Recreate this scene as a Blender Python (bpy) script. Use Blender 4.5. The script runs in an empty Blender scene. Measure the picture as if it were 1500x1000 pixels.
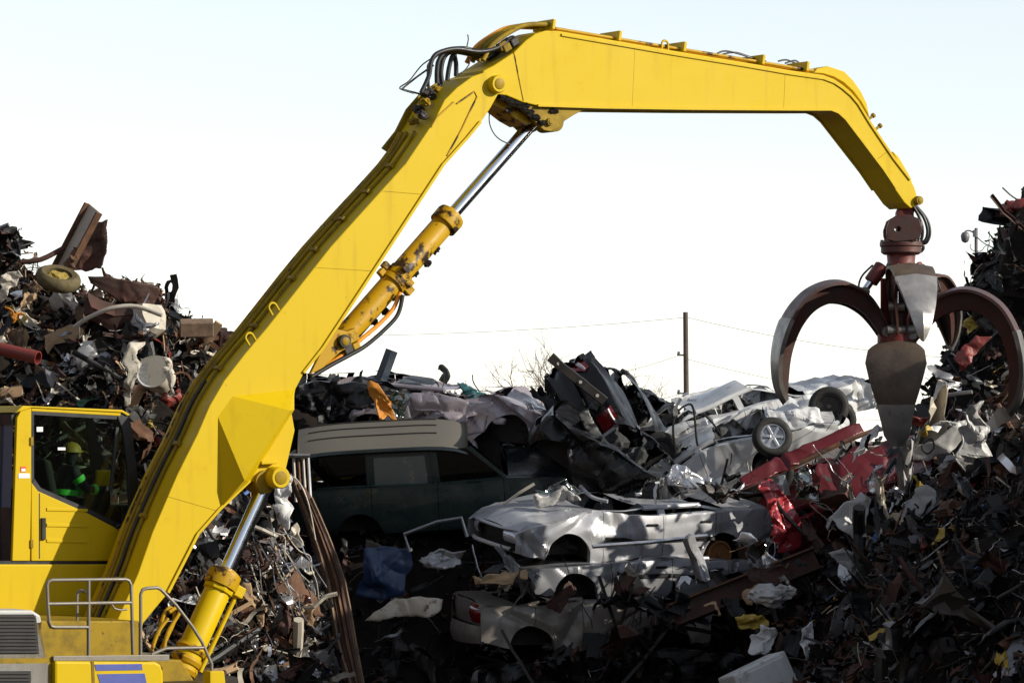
import bpy, math, random
import numpy as np
from mathutils import Vector, Matrix

R = math.radians
scene = bpy.context.scene
COL = scene.collection
random.seed(7)

# ------------------------------------------------------------------ camera
CAM = Vector((0.0, -50.0, 4.2))
FPX = 6000.0            # focal length in photo pixels (photo 1500 wide)
HOR = 640.0             # photo row of the eye level
cam_d = bpy.data.cameras.new('camera')
cam_d.sensor_width = 36.0
cam_d.lens = FPX * 36.0 / 1500.0
cam_d.shift_y = (HOR - 500.0) / 1500.0
cam_d.clip_start = 0.5
cam_d.clip_end = 6000
cam = bpy.data.objects.new('camera', cam_d)
COL.objects.link(cam)
cam.location = CAM
cam.rotation_euler = (R(90), 0, 0)
scene.camera = cam

# ------------------------------------------------------------------ sky, sun, exposure
SUN = Vector((0.92, -0.27, 0.41)).normalized()
world = bpy.data.worlds.new('World')
scene.world = world
world.use_nodes = True
wn = world.node_tree
sky = wn.nodes.new('ShaderNodeTexSky')
sky.sky_type = 'NISHITA'
sky.sun_disc = False
sky.sun_elevation = math.asin(SUN.z)
sky.sun_rotation = math.atan2(SUN.x, SUN.y)
sky.air_density = 0.92
sky.dust_density = 0.0
sky.ozone_density = 1.0
bg = wn.nodes['Background']
bg.inputs['Strength'].default_value = 0.145
hs = wn.nodes.new('ShaderNodeHueSaturation')          # hazy, nearly colourless sky all round
hs.inputs['Saturation'].default_value = 0.42
wn.links.new(sky.outputs[0], hs.inputs['Color'])
wn.links.new(hs.outputs[0], bg.inputs[0])
sun_d = bpy.data.lights.new('sun', 'SUN')
sun_d.energy = 4.7
sun_d.angle = R(0.5)
sun_d.color = (1.0, 0.93, 0.80)
sun = bpy.data.objects.new('sun', sun_d)
COL.objects.link(sun)
sun.location = (20, -20, 30)
sun.rotation_euler = (-SUN).to_track_quat('-Z', 'Y').to_euler()
vs = scene.view_settings
vs.view_transform = 'Standard'
vs.look = 'None'
vs.exposure = 0.30
vs.gamma = 1.0
vs.use_curve_mapping = False

# ------------------------------------------------------------------ helpers
def W(px, py, Y):
    """the point at depth Y seen in photo pixel (px, py)"""
    k = (Y - CAM.y) / FPX
    return Vector(((px - 750.0) * k, Y, CAM.z + (HOR - py) * k))

def to_px(p):
    k = FPX / (p[1] - CAM.y)
    return 750 + p[0] * k, HOR - (p[2] - CAM.z) * k

MA = R(32)                       # heading of the machine
MD = Vector((math.cos(MA), math.sin(MA), 0))
ML = Vector((-math.sin(MA), math.cos(MA), 0))
M0 = Vector((-4.58, 0.0, 0.0))
def PM(px, py, v):
    """machine coordinates (along, across, up) of a photo pixel on the machine's lengthwise plane v"""
    o = M0 + ML * v
    s = (px - 750.0) / FPX
    t = (s * (o.y - CAM.y) - o.x) / (MD.x - s * MD.y)
    p = o + MD * t
    return Vector((t, v, CAM.z + (HOR - py) * (p.y - CAM.y) / FPX))

def _hash(ix, iy, iz, seed):
    h = (ix * 374761393 + iy * 668265263 + iz * 2147483647 + seed * 974711) & 0xFFFFFFFF
    h = ((h ^ (h >> 13)) * 1274126177) & 0xFFFFFFFF
    h = h ^ (h >> 16)
    return (h & 0xFFFF) / 65535.0
def vnoise(P, scale=1.0, seed=0):
    P = np.asarray(P, float) * scale + 1000.0
    i = np.floor(P).astype(np.int64); f = P - i; f = f * f * (3 - 2 * f)
    r = 0
    for dx in (0, 1):
        for dy in (0, 1):
            for dz in (0, 1):
                w = (f[:, 0] if dx else 1 - f[:, 0]) * (f[:, 1] if dy else 1 - f[:, 1]) * (f[:, 2] if dz else 1 - f[:, 2])
                r = r + w * _hash(i[:, 0] + dx, i[:, 1] + dy, i[:, 2] + dz, seed)
    return r * 2 - 1

def folds(V, seed, n, amp, width, reach, bias=-0.2):
    """crease a cloud of points as bent sheet metal: sharp triangular ridges of limited reach"""
    rs = np.random.RandomState(seed)
    V = np.array(V, float)
    lo, hi = V.min(0), V.max(0)
    out = V.copy()
    for k in range(n):
        c = lo + rs.rand(3) * (hi - lo)
        a = rs.normal(size=3); a /= np.linalg.norm(a)
        d = rs.normal(size=3); d -= 0.6 * a * d.dot(a); d /= np.linalg.norm(d)
        s = np.abs((V - c) @ a) / (width * (0.5 + rs.rand()))
        g = np.exp(-((V - c) ** 2).sum(1) / (2 * (reach * (0.5 + rs.rand())) ** 2))
        out += d * (amp * (rs.rand() * 1.0 + 0.3) * (1 if rs.rand() > 0.5 + bias else -1)) * (np.clip(1 - s, 0, 1) * g)[:, None]
    return out

def mesh_obj(name, V, F, mat=None, parent=None, smooth=None, mi=None, loc=None):
    me = bpy.data.meshes.new(name)
    me.from_pydata([tuple(v) for v in V], [], [tuple(f) for f in F])
    if mat is not None:
        for m in (mat if isinstance(mat, (list, tuple)) else [mat]):
            me.materials.append(M[m] if isinstance(m, str) else m)
    if mi is not None:
        me.polygons.foreach_set('material_index', np.asarray(mi, np.int32))
    if smooth is not None:
        me.polygons.foreach_set('use_smooth', [True] * len(me.polygons))
        me.update()
        me.set_sharp_from_angle(angle=R(smooth))
    me.update()
    o = bpy.data.objects.new(name, me)
    COL.objects.link(o)
    if parent is not None:
        o.parent = parent
    if loc is not None:
        o.location = loc
    return o

def bevel(o, w=0.012, seg=2):
    m = o.modifiers.new('bevel', 'BEVEL'); m.width = w; m.segments = seg
    m.limit_method = 'ANGLE'; m.angle_limit = R(35)
    return o

class MB:
    def __init__(s): s.V = []; s.F = []
    def add(s, V, F):
        n = len(s.V); s.V += [Vector(v) for v in V]; s.F += [[i + n for i in f] for f in F]; return s
    def box(s, lo, hi):
        x0, y0, z0 = lo; x1, y1, z1 = hi
        return s.add([(x0,y0,z0),(x1,y0,z0),(x1,y1,z0),(x0,y1,z0),(x0,y0,z1),(x1,y0,z1),(x1,y1,z1),(x0,y1,z1)],
                     [(3,2,1,0),(4,5,6,7),(0,1,5,4),(1,2,6,5),(2,3,7,6),(3,0,4,7)])
    def obox(s, c, ax, ay, az):
        c, ax, ay, az = map(Vector, (c, ax, ay, az))
        v = [c - ax - ay - az, c + ax - ay - az, c + ax + ay - az, c - ax + ay - az, c - ax - ay + az, c + ax - ay + az, c + ax + ay + az, c - ax + ay + az]
        return s.add(v, [(3,2,1,0),(4,5,6,7),(0,1,5,4),(1,2,6,5),(2,3,7,6),(3,0,4,7)])
    def tube(s, path, r, n=8, cap=True):
        path = [Vector(p) for p in path]
        rr = r if isinstance(r, (list, tuple)) else [r] * len(path)
        rings = []; up = None
        for i, p in enumerate(path):
            t = (path[min(i + 1, len(path) - 1)] - path[max(i - 1, 0)])
            t = t.normalized() if t.length > 1e-9 else Vector((0, 0, 1))
            if up is None:
                up = Vector((0, 0, 1)) if abs(t.z) < 0.9 else Vector((1, 0, 0))
            a = (up - t * up.dot(t)); a = a.normalized() if a.length > 1e-6 else t.orthogonal().normalized()
            b = t.cross(a); up = a
            rings.append([p + (a * math.cos(2 * math.pi * k / n) + b * math.sin(2 * math.pi * k / n)) * rr[i] for k in range(n)])
        V = [v for g in rings for v in g]; F = []
        for i in range(len(path) - 1):
            for k in range(n):
                F.append((i * n + k, i * n + (k + 1) % n, (i + 1) * n + (k + 1) % n, (i + 1) * n + k))
        if cap:
            F.append(tuple(range(n))[::-1]); F.append(tuple((len(path) - 1) * n + k for k in range(n)))
        return s.add(V, F)
    def lathe(s, base, axis, prof, n=24):
        """prof: (distance along axis, radius)"""
        base = Vector(base); axis = Vector(axis).normalized()
        a = axis.orthogonal().normalized(); b = axis.cross(a)
        V = []; F = []
        for h, r in prof:
            for k in range(n):
                t = 2 * math.pi * k / n
                V.append(base + axis * h + (a * math.cos(t) + b * math.sin(t)) * r)
        for i in range(len(prof) - 1):
            for k in range(n):
                F.append((i * n + k, i * n + (k + 1) % n, (i + 1) * n + (k + 1) % n, (i + 1) * n + k))
        if prof[0][1] > 1e-6: F.append(tuple(range(n))[::-1])
        if prof[-1][1] > 1e-6: F.append(tuple((len(prof) - 1) * n + k for k in range(n)))
        return s.add(V, F)
    def prism(s, A, B):
        """A and B: the two matching outlines"""
        n = len(A)
        return s.add(list(A) + list(B), [tuple(range(n)), tuple(range(2 * n - 1, n - 1, -1))] + [(i, i + n, (i + 1) % n + n, (i + 1) % n) for i in range(n)])
    def ob(s, name, mat, parent=None, smooth=None, bev=None, loc=None):
        o = mesh_obj(name, s.V, s.F, mat, parent, smooth, None, loc)
        if bev: bevel(o, bev)
        return o

def spline(pts, n=6):
    """Catmull-Rom through pts"""
    pts = [Vector(p) for p in pts]; out = []
    for i in range(len(pts) - 1):
        p0 = pts[max(i - 1, 0)]; p1 = pts[i]; p2 = pts[i + 1]; p3 = pts[min(i + 2, len(pts) - 1)]
        for k in range(n):
            t = k / n
            out.append(0.5 * ((2 * p1) + (p2 - p0) * t + (2 * p0 - 5 * p1 + 4 * p2 - p3) * t * t + (3 * p1 - p0 - 3 * p2 + p3) * t ** 3))
    out.append(pts[-1])
    return out

def tag(o, label=None, cat=None, group=None, kind=None):
    if label: o['label'] = label
    if cat: o['category'] = cat
    if group: o['group'] = group
    if kind: o['kind'] = kind
    return o

def empty(name, loc, rot=None):
    o = bpy.data.objects.new(name, None); COL.objects.link(o)
    o.empty_display_size = 0.3
    if rot is not None:
        o.matrix_world = Matrix.Translation(loc) @ rot.to_4x4()
    else:
        o.location = loc
    return o

# ------------------------------------------------------------------ materials (all procedural)
M = {}
def mat(name, col, rough=0.5, metal=0.0, col2=None, dirt=0.0, dirt_col=(0.09, 0.06, 0.035), scale=2.0, rvar=0.15, bump=0.0, bscale=30.0,
        coat=0.0, spots=0.0, spot_col=(0.10, 0.035, 0.012), spot_scale=6.0, spec=0.5):
    m = bpy.data.materials.new(name); m.use_nodes = True
    nt = m.node_tree; N = nt.nodes; L = nt.links
    b = N['Principled BSDF']
    tc = N.new('ShaderNodeTexCoord'); co = tc.outputs['Object']
    def noise(sc, det=5, rgh=0.6):
        n = N.new('ShaderNodeTexNoise'); n.inputs['Scale'].default_value = sc; n.inputs['Detail'].default_value = det
        n.inputs['Roughness'].default_value = rgh; L.new(co, n.inputs['Vector']); return n.outputs['Fac']
    def ramp(src, a, c):
        r = N.new('ShaderNodeMapRange'); r.inputs[1].default_value = a; r.inputs[2].default_value = c; r.clamp = True
        L.new(src, r.inputs[0]); return r.outputs[0]
    def mix(f, c1, c2):
        x = N.new('ShaderNodeMix'); x.data_type = 'RGBA'
        if isinstance(f, float): x.inputs[0].default_value = f
        else: L.new(f, x.inputs[0])
        for idx, c in ((6, c1), (7, c2)):
            if isinstance(c, tuple): x.inputs[idx].default_value = (*c, 1)
            else: L.new(c, x.inputs[idx])
        return x.outputs[2]
    c = col
    if col2: c = mix(ramp(noise(scale, 6), 0.35, 0.65), col, col2)
    n2 = noise(scale * 1.7, 8, 0.7)
    if dirt > 0:
        c = mix(ramp(n2, 0.72 - 0.5 * dirt, 0.95 - 0.35 * dirt), c, dirt_col)
    metal_in = None
    if spots > 0:
        sp = ramp(noise(spot_scale, 8, 0.65), 0.70 - 0.32 * spots, 0.74 - 0.28 * spots)
        c = mix(sp, c, spot_col)
        if metal > 0:
            mm = N.new('ShaderNodeMapRange'); mm.inputs[3].default_value = metal; mm.inputs[4].default_value = 0.1
            L.new(sp, mm.inputs[0]); L.new(mm.outputs[0], b.inputs['Metallic']); metal_in = True
    if isinstance(c, tuple): b.inputs['Base Color'].default_value = (*c, 1)
    else: L.new(c, b.inputs['Base Color'])
    rr = N.new('ShaderNodeMapRange'); rr.inputs[3].default_value = max(0.04, rough - rvar); rr.inputs[4].default_value = min(1, rough + rvar)
    rr.inputs[1].default_value = 0.3; rr.inputs[2].default_value = 0.7
    L.new(n2, rr.inputs[0]); L.new(rr.outputs[0], b.inputs['Roughness'])
    if not metal_in: b.inputs['Metallic'].default_value = metal
    b.inputs['Coat Weight'].default_value = coat
    b.inputs['Specular IOR Level'].default_value = spec
    if bump > 0:
        bp = N.new('ShaderNodeBump'); bp.inputs['Strength'].default_value = bump; bp.inputs['Distance'].default_value = 0.02
        L.new(noise(bscale, 6), bp.inputs['Height']); L.new(bp.outputs[0], b.inputs['Normal'])
    M[name] = m
    return m

def glass(name, tint, refl=0.12, see=0.8, rough=0.03, top=0.9):
    m = bpy.data.materials.new(name); m.use_nodes = True
    nt = m.node_tree; N = nt.nodes; L = nt.links
    N.remove(N['Principled BSDF']); out = N['Material Output']
    t = N.new('ShaderNodeBsdfTransparent'); t.inputs[0].default_value = (*[see * c for c in tint], 1)
    g = N.new('ShaderNodeBsdfGlossy'); g.inputs['Roughness'].default_value = rough
    lw = N.new('ShaderNodeLayerWeight'); lw.inputs[0].default_value = 0.25
    mr = N.new('ShaderNodeMapRange'); mr.inputs[3].default_value = refl; mr.inputs[4].default_value = top
    L.new(lw.outputs['Fresnel'], mr.inputs[0])
    x = N.new('ShaderNodeMixShader'); L.new(mr.outputs[0], x.inputs[0]); L.new(t.outputs[0], x.inputs[1]); L.new(g.outputs[0], x.inputs[2])
    L.new(x.outputs[0], out.inputs[0])
    M[name] = m

mat('yellow', (0.54, 0.372, 0.002), 0.5, dirt=0.25, dirt_col=(0.46, 0.285, 0.003), scale=0.9, spots=0.06, spot_col=(0.16, 0.09, 0.012), spot_scale=16, rvar=0.1, spec=0.18, bump=0.02, bscale=8)
mat('yellow_worn', (0.42, 0.24, 0.004), 0.5, spec=0.25, dirt=0.35, dirt_col=(0.30, 0.15, 0.01), scale=2.5, spots=0.55, spot_col=(0.03, 0.015, 0.008), spot_scale=4)
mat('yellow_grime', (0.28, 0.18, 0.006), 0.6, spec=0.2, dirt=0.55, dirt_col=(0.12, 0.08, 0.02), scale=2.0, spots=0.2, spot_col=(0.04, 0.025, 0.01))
mat('orange_pipe', (0.72, 0.27, 0.01), 0.45, dirt=0.3, scale=4)
mat('chrome', (0.75, 0.77, 0.80), 0.16, 1.0, rvar=0.05)
mat('rubber_hose', (0.012, 0.011, 0.012), 0.45, dirt=0.3, dirt_col=(0.05, 0.035, 0.03), scale=9)
mat('black_frame', (0.012, 0.012, 0.014), 0.4)
mat('rail_grey', (0.20, 0.18, 0.15), 0.45, 0.3, dirt=0.3, scale=8)
mat('grey_panel', (0.42, 0.42, 0.40), 0.5, dirt=0.3, scale=3)
mat('stripe_blue', (0.06, 0.08, 0.30), 0.45, dirt=0.15, scale=6)
mat('sticker', (0.8, 0.8, 0.78), 0.5)
mat('sticker_red', (0.6, 0.05, 0.02), 0.5)
mat('hivis', (0.12, 0.85, 0.10), 0.6)
mat('cloth_dark', (0.02, 0.025, 0.035), 0.85)
mat('skin', (0.45, 0.25, 0.17), 0.6)
mat('seat', (0.03, 0.03, 0.03), 0.8)
glass('cab_glass', (0.80, 0.90, 0.80), 0.028, 0.85)
glass('rear_glass', (0.30, 0.38, 0.48), 0.03, 0.5, 0.1, 0.25)
glass('dark_glass', (0.35, 0.42, 0.42), 0.015, 0.15)
glass('broken_glass', (0.55, 0.75, 0.62), 0.25, 0.7, 0.15)
mat('grapple_brown', (0.075, 0.048, 0.040), 0.5, 0.3, col2=(0.10, 0.030, 0.024), dirt=0.45, dirt_col=(0.05, 0.04, 0.035), scale=3, bump=0.15, bscale=14)
mat('grapple_red', (0.15, 0.018, 0.014), 0.5, dirt=0.5, dirt_col=(0.05, 0.03, 0.025), scale=5, bump=0.1)
mat('grapple_worn', (0.15, 0.115, 0.085), 0.5, 0.35, col2=(0.085, 0.06, 0.05), dirt=0.35, dirt_col=(0.05, 0.04, 0.03), scale=2.5, bump=0.2, bscale=18)
mat('grapple_steel', (0.30, 0.28, 0.26), 0.42, 0.55, col2=(0.17, 0.15, 0.13), dirt=0.25, dirt_col=(0.10, 0.07, 0.045), scale=3, bump=0.1, bscale=20, rvar=0.12)
# scrap palette
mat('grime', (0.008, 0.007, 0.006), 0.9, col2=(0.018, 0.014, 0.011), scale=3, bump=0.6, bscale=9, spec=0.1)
mat('black_plastic', (0.010, 0.010, 0.010), 0.5, spec=0.3, dirt=0.3, dirt_col=(0.03, 0.025, 0.02))
mat('dark_steel', (0.036, 0.032, 0.030), 0.5, 0.25, spec=0.35, dirt=0.4, dirt_col=(0.04, 0.025, 0.015))
mat('grey_steel', (0.26, 0.26, 0.27), 0.40, 0.6, dirt=0.35, dirt_col=(0.09, 0.06, 0.04), spots=0.25)
mat('bright_steel', (0.62, 0.62, 0.64), 0.30, 0.85, dirt=0.2, spots=0.15)
mat('rust', (0.15, 0.070, 0.034), 0.8, 0.1, col2=(0.075, 0.036, 0.02), dirt=0.25, scale=4, bump=0.2)
mat('rust_dark', (0.040, 0.021, 0.015), 0.75, 0.1, col2=(0.075, 0.028, 0.02), scale=3, bump=0.2)
mat('tan_board', (0.360, 0.240, 0.136), 0.8, dirt=0.3, scale=4)
mat('cream', (0.480, 0.432, 0.352), 0.55, dirt=0.35, scale=4, spots=0.25)
mat('white_paint', (0.592, 0.592, 0.584), 0.4, dirt=0.3, scale=3, spots=0.2)
mat('wood', (0.22, 0.14, 0.085), 0.85, col2=(0.11, 0.075, 0.05), scale=7, bump=0.3)
mat('scrap_red', (0.19, 0.030, 0.022), 0.5, dirt=0.4, scale=5)
mat('scrap_blue', (0.06, 0.13, 0.33), 0.5, dirt=0.35, scale=5)
mat('scrap_yellow', (0.42, 0.29, 0.04), 0.5, dirt=0.35, scale=5)
mat('scrap_green', (0.05, 0.14, 0.09), 0.5, dirt=0.35, scale=5)
mat('scrap_orange', (0.45, 0.17, 0.012), 0.5, dirt=0.3, scale=5)
mat('pale_film', (0.400, 0.392, 0.384), 0.45, dirt=0.4, dirt_col=(0.12, 0.09, 0.07), scale=3)
mat('tyre', (0.014, 0.013, 0.012), 0.75, dirt=0.35, dirt_col=(0.07, 0.055, 0.035), scale=6, bump=0.2)
mat('dusty_tyre', (0.10, 0.075, 0.03), 0.85, dirt=0.5, dirt_col=(0.03, 0.025, 0.015), scale=7, bump=0.2)
mat('insulation', (0.36, 0.26, 0.05), 0.9, col2=(0.16, 0.11, 0.02), scale=12, bump=0.6)
# car paints
mat('car_silver', (0.39, 0.395, 0.42), 0.38, 0.25, dirt=0.36, dirt_col=(0.16, 0.12, 0.09), scale=1.6, coat=0.35, rvar=0.12, spots=0.08)
mat('car_silver_shaded', (0.22, 0.225, 0.245), 0.42, 0.25, dirt=0.45, dirt_col=(0.12, 0.10, 0.08), scale=1.6, coat=0.2, rvar=0.12)  # silver darkened so the lower sedan's shade sits in its paint
mat('car_white', (0.56, 0.56, 0.56), 0.30, 0.0, dirt=0.30, dirt_col=(0.30, 0.25, 0.20), scale=1.5, coat=0.4, spots=0.12)
mat('car_cream_shaded', (0.22, 0.20, 0.18), 0.4, 0.0, dirt=0.5, dirt_col=(0.14, 0.11, 0.08), scale=1.5, coat=0.2)  # pale paint darkened to carry the shade low in the stack, plus dirt
mat('car_green', (0.004, 0.009, 0.010), 0.3, 0.0, dirt=0.25, dirt_col=(0.018, 0.017, 0.015), scale=1.8, coat=0.25)  # green taken near black, shade of the side put into the paint
mat('pale_reflection_glass', (0.035, 0.042, 0.045), 0.18, 0.0, dirt=0.35, dirt_col=(0.09, 0.085, 0.075), scale=2.5)  # grey body colour stands in for a pale sky reflection
mat('roof_dust', (0.105, 0.095, 0.078), 0.75, 0.0, dirt=0.35, dirt_col=(0.12, 0.10, 0.075), scale=1.5)
mat('car_black', (0.006, 0.006, 0.007), 0.35, 0.0, dirt=0.35, dirt_col=(0.025, 0.02, 0.018), scale=2.5, coat=0.1, spec=0.3)
mat('car_maroon', (0.085, 0.008, 0.011), 0.36, 0.1, dirt=0.32, dirt_col=(0.055, 0.022, 0.02), scale=2.5, coat=0.12, spec=0.3)
mat('car_red', (0.33, 0.028, 0.036), 0.28, 0.1, dirt=0.2, dirt_col=(0.22, 0.06, 0.05), scale=2, coat=0.5)
mat('car_mauve', (0.30, 0.26, 0.285), 0.36, 0.3, dirt=0.3, dirt_col=(0.14, 0.10, 0.09), scale=2, coat=0.4)
mat('underbody', (0.014, 0.012, 0.011), 0.8, dirt=0.4, dirt_col=(0.035, 0.02, 0.012), scale=5, bump=0.4)
mat('tail_red', (0.15, 0.005, 0.007), 0.15, coat=0.6)
mat('tail_clear', (0.62, 0.60, 0.60), 0.12, coat=0.6)
mat('lamp_orange', (0.8, 0.20, 0.01), 0.2, coat=0.5)
mat('headlamp', (0.62, 0.64, 0.68), 0.10, 0.5, coat=0.8, dirt=0.2)
mat('alloy', (0.50, 0.51, 0.54), 0.3, 0.8, dirt=0.2)
mat('hub_rust', (0.28, 0.13, 0.05), 0.6, 0.4, dirt=0.3, scale=8)
mat('roof_grey', (0.35, 0.34, 0.35), 0.6, dirt=0.2)
mat('sky_reflection_glass', (0.055, 0.10, 0.17), 0.12, dirt=0.25, dirt_col=(0.10, 0.12, 0.14), scale=2)  # opaque blue stands in for sky reflected in the cab's rear window
mat('tine_tip', (0.46, 0.44, 0.42), 0.38, 0.6, col2=(0.30, 0.28, 0.27), dirt=0.2, dirt_col=(0.12, 0.09, 0.06), scale=4, bump=0.1, bscale=25)
mat('navy', (0.015, 0.040, 0.11), 0.4, dirt=0.3, scale=3)
mat('blue_black', (0.022, 0.032, 0.045), 0.35, dirt=0.3, scale=4)
mat('teal', (0.05, 0.16, 0.17), 0.3, 0.3, dirt=0.3, scale=4, coat=.4)
# place
mat('dirt_ground', (0.10, 0.08, 0.06), 0.95, col2=(0.06, 0.05, 0.04), scale=0.4, bump=0.4, bscale=3)
mat('pole_wood', (0.10, 0.075, 0.06), 0.9, col2=(0.07, 0.05, 0.04), scale=2)
mat('twig', (0.16, 0.12, 0.10), 0.9)
mat('needle', (0.03, 0.05, 0.02), 0.8, col2=(0.05, 0.07, 0.025), scale=3)
mat('steel_post', (0.17, 0.16, 0.17), 0.5, 0.3)
mat('concrete', (0.36, 0.33, 0.29), 0.85, dirt=0.3, bump=0.2)

def streaks(name, col, amount=0.45):
    """run-off stains below edges: noise drawn out along the height"""
    nt = M[name].node_tree; N = nt.nodes; L = nt.links; b = N['Principled BSDF']; src = b.inputs['Base Color'].links[0].from_socket
    tc = N.new('ShaderNodeTexCoord'); mp = N.new('ShaderNodeMapping'); mp.inputs['Scale'].default_value = (7, 7, .7); L.new(tc.outputs['Object'], mp.inputs['Vector'])
    n = N.new('ShaderNodeTexNoise'); n.inputs['Scale'].default_value = 1.0; n.inputs['Detail'].default_value = 6; L.new(mp.outputs[0], n.inputs['Vector'])
    r = N.new('ShaderNodeMapRange'); r.inputs[1].default_value = .56; r.inputs[2].default_value = .74; r.inputs[4].default_value = amount; L.new(n.outputs['Fac'], r.inputs[0])
    x = N.new('ShaderNodeMix'); x.data_type = 'RGBA'; L.new(r.outputs[0], x.inputs[0]); L.new(src, x.inputs[6]); x.inputs[7].default_value = (*col, 1); L.new(x.outputs[2], b.inputs['Base Color'])
streaks('yellow', (0.26, 0.15, 0.006), 0.22)
for k in ('car_silver', 'car_silver_shaded', 'car_white', 'car_cream_shaded', 'white_paint', 'car_mauve'): streaks(k, (0.10, 0.07, 0.045), 0.6)

# ================================================================== the setting
def ground():
    n = 60
    xs = np.concatenate([np.linspace(-2500, -40, 14), np.linspace(-36, 36, 40), np.linspace(40, 2500, 14)])
    ys = np.concatenate([np.linspace(-300, -20, 8), np.linspace(-16, 40, 40), np.linspace(45, 4000, 16)])
    X, Y = np.meshgrid(xs, ys); P = np.stack([X.ravel(), Y.ravel(), np.zeros(X.size)], 1)
    near = np.exp(-(P[:, 0] ** 2 + P[:, 1] ** 2) / 3000)
    P[:, 2] = 0.08 * vnoise(P, 0.6, 3) * near
    nx, ny = len(xs), len(ys)
    F = [(j * nx + i, j * nx + i + 1, (j + 1) * nx + i + 1, (j + 1) * nx + i) for j in range(ny - 1) for i in range(nx - 1)]
    tag(mesh_obj('ground', P, F, 'dirt_ground', smooth=60), kind='structure')
ground()

# added unseen heaps left and behind the camera, to block low sky light
def sky_block_heap(label, cx, cy, lx, ly, hgt, seed):
    nx, ny = 60, 60; X, Y = np.meshgrid(np.linspace(-1, 1, nx), np.linspace(-1, 1, ny), indexing='ij'); r = np.clip(1 - np.maximum(np.abs(X), np.abs(Y)) ** 1.6, 0, 1)
    P = np.stack([X.ravel() * lx, Y.ravel() * ly, np.zeros(nx * ny)], 1); n = vnoise(P, .25, seed) * .22 + vnoise(P, .8, seed + 1) * .10
    P[:, 2] = hgt * r.ravel() ** .6 * (1 + n) - .3
    F = [(i * ny + j, (i + 1) * ny + j, (i + 1) * ny + j + 1, i * ny + j + 1) for i in range(nx - 1) for j in range(ny - 1)]
    o = mesh_obj('scrap_heap', P, F, 'rust_dark', smooth=40); o.location = (cx, cy, 0); tag(o, label, 'scrap heap', 'scrap heaps', 'stuff')
sky_block_heap('added unseen tall heap left of the yard, blocks low sky light', -34, 2, 17, 42, 15, 5)
sky_block_heap('added unseen long heap behind the camera, blocks low sky light', -6, -92, 60, 18, 24, 6)
sky_block_heap('added unseen heap behind the camera on the right, blocks low sky light', 62, -66, 22, 20, 17, 7)

# ================================================================== the yellow material handler
mh = empty('material_handler', M0, Matrix.Rotation(MA, 3, 'Z'))
tag(mh, 'yellow material handler with long bent boom, cab and chrome hydraulic rods', 'crane')

def bw(py):           # boom width: broader towards the foot (by height, so the cheeks stay flat)
    return float(np.interp(py, [100, 960], [0.70, 0.96]))
def sw(px):           # stick width: narrower towards the tip
    return float(np.interp(px, [700, 1345], [0.70, 0.48]))
ZB = (PM(724, 106, -.35).z, PM(176, 957, -.48).z); US = (PM(706, 110, -.35).x, PM(1345, 292, -.24).x)
def two(pts, wf):
    A = []
    for x, y in pts:
        p = PM(x, y, -wf(x, y) / 2)
        for _ in range(4):          # exact taper: the cheek is a true plane
            w = (0.70 + 0.26 * (p.z - ZB[0]) / (ZB[1] - ZB[0])) if wf(700, 960) > .9 else (0.70 - 0.22 * (p.x - US[0]) / (US[1] - US[0]))
            p = PM(x, y, -w / 2)
        A.append(p)
    return A, [Vector((a.x, -a.y, a.z)) for a in A]

boom_top = [(152,957),(168,916),(202,840),(223,780),(259,696),(289,636),(307,594),(328,558),(358,519),(391,480),(484,362),(594,240),(635,179),(651,147),(669,129),(691,113),(710,106)]
boom_low = [(723,107),(733,116),(734,126),(730,138),(719,158),(705,179),(687,201),(651,240),(562,376),(475,508),(446,545),(433,570),(427,602),(432,630),(419,687),(413,705),(404,713),(392,713),(380,707),(367,704),(323,745),(292,780),(248,866),(210,912),(200,957)]
bo = boom_top + boom_low
A, B = two(bo, lambda x, y: bw(y))
boom = MB().prism(A, B).ob('boom', 'yellow', mh, bev=0.012)
# flange along the lower edge, both cheeks
def flange(pts, wf, off, th, dep, name, parent, mt='yellow', sides=(-1, 1)):
    for sd in sides:
        m = MB(); P = [PM(x, y, -wf(x, y) / 2) for x, y in pts]
        V = []; n = len(P)
        for i, p in enumerate(P):
            t = (P[min(i + 1, n - 1)] - P[max(i - 1, 0)]); t.y = 0; t.normalize()
            nn = Vector((t.z, 0, -t.x)) * off
            v0 = sd * (abs(p.y) - 0.01); v1 = sd * (abs(p.y) + dep)
            for vv, k in ((v0, 0), (v1, 0), (v1, 1), (v0, 1)):
                q = p + nn * 0 + Vector((t.z, 0, -t.x)) * (off + k * th); V.append(Vector((q.x, vv, q.z)))
        F = []
        for i in range(n - 1):
            for k in range(4):
                F.append((i * 4 + k, i * 4 + (k + 1) % 4, (i + 1) * 4 + (k + 1) % 4, (i + 1) * 4 + k))
        F += [(3, 2, 1, 0), tuple((n - 1) * 4 + k for k in range(4))]
        m.add(V, F).ob(name, mt, parent)
flange([(705,181),(687,203),(651,243),(562,379),(475,511),(446,548)], lambda x, y: bw(y), 0.012, 0.035, 0.03, 'flange', boom)
flange([(367,706),(323,748),(292,783),(248,869)], lambda x, y: bw(y), 0.012, 0.035, 0.03, 'flange', boom)

# reinforcement where the lift cylinders are pinned: a raised, facetted cheek on each side
h = 0.27
def cheek(sd):
    f = lambda x, y, e: (lambda p: Vector((p.x, sd * abs(p.y), p.z)))(PM(x, y, -(bw(y) / 2 + e)))
    a = f(319,610,0.0); b = f(340,580,0.0); c = f(431,570,0.0); d = f(425,601,h); e = f(358,703,h); g = f(322,746,-.01); ff = f(290,770,0.0)
    c2 = f(431,600,0.0); e2 = f(366,705,-.01)
    MB().add([a,b,c,d,e,g,ff,c2,e2], [(0,1,3,4),(1,2,3),(0,4,5,6),(2,7,3),(3,7,8,4),(4,8,5)]).ob('cheek_plate', 'yellow', mh)
cheek(-1); cheek(1)
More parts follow.
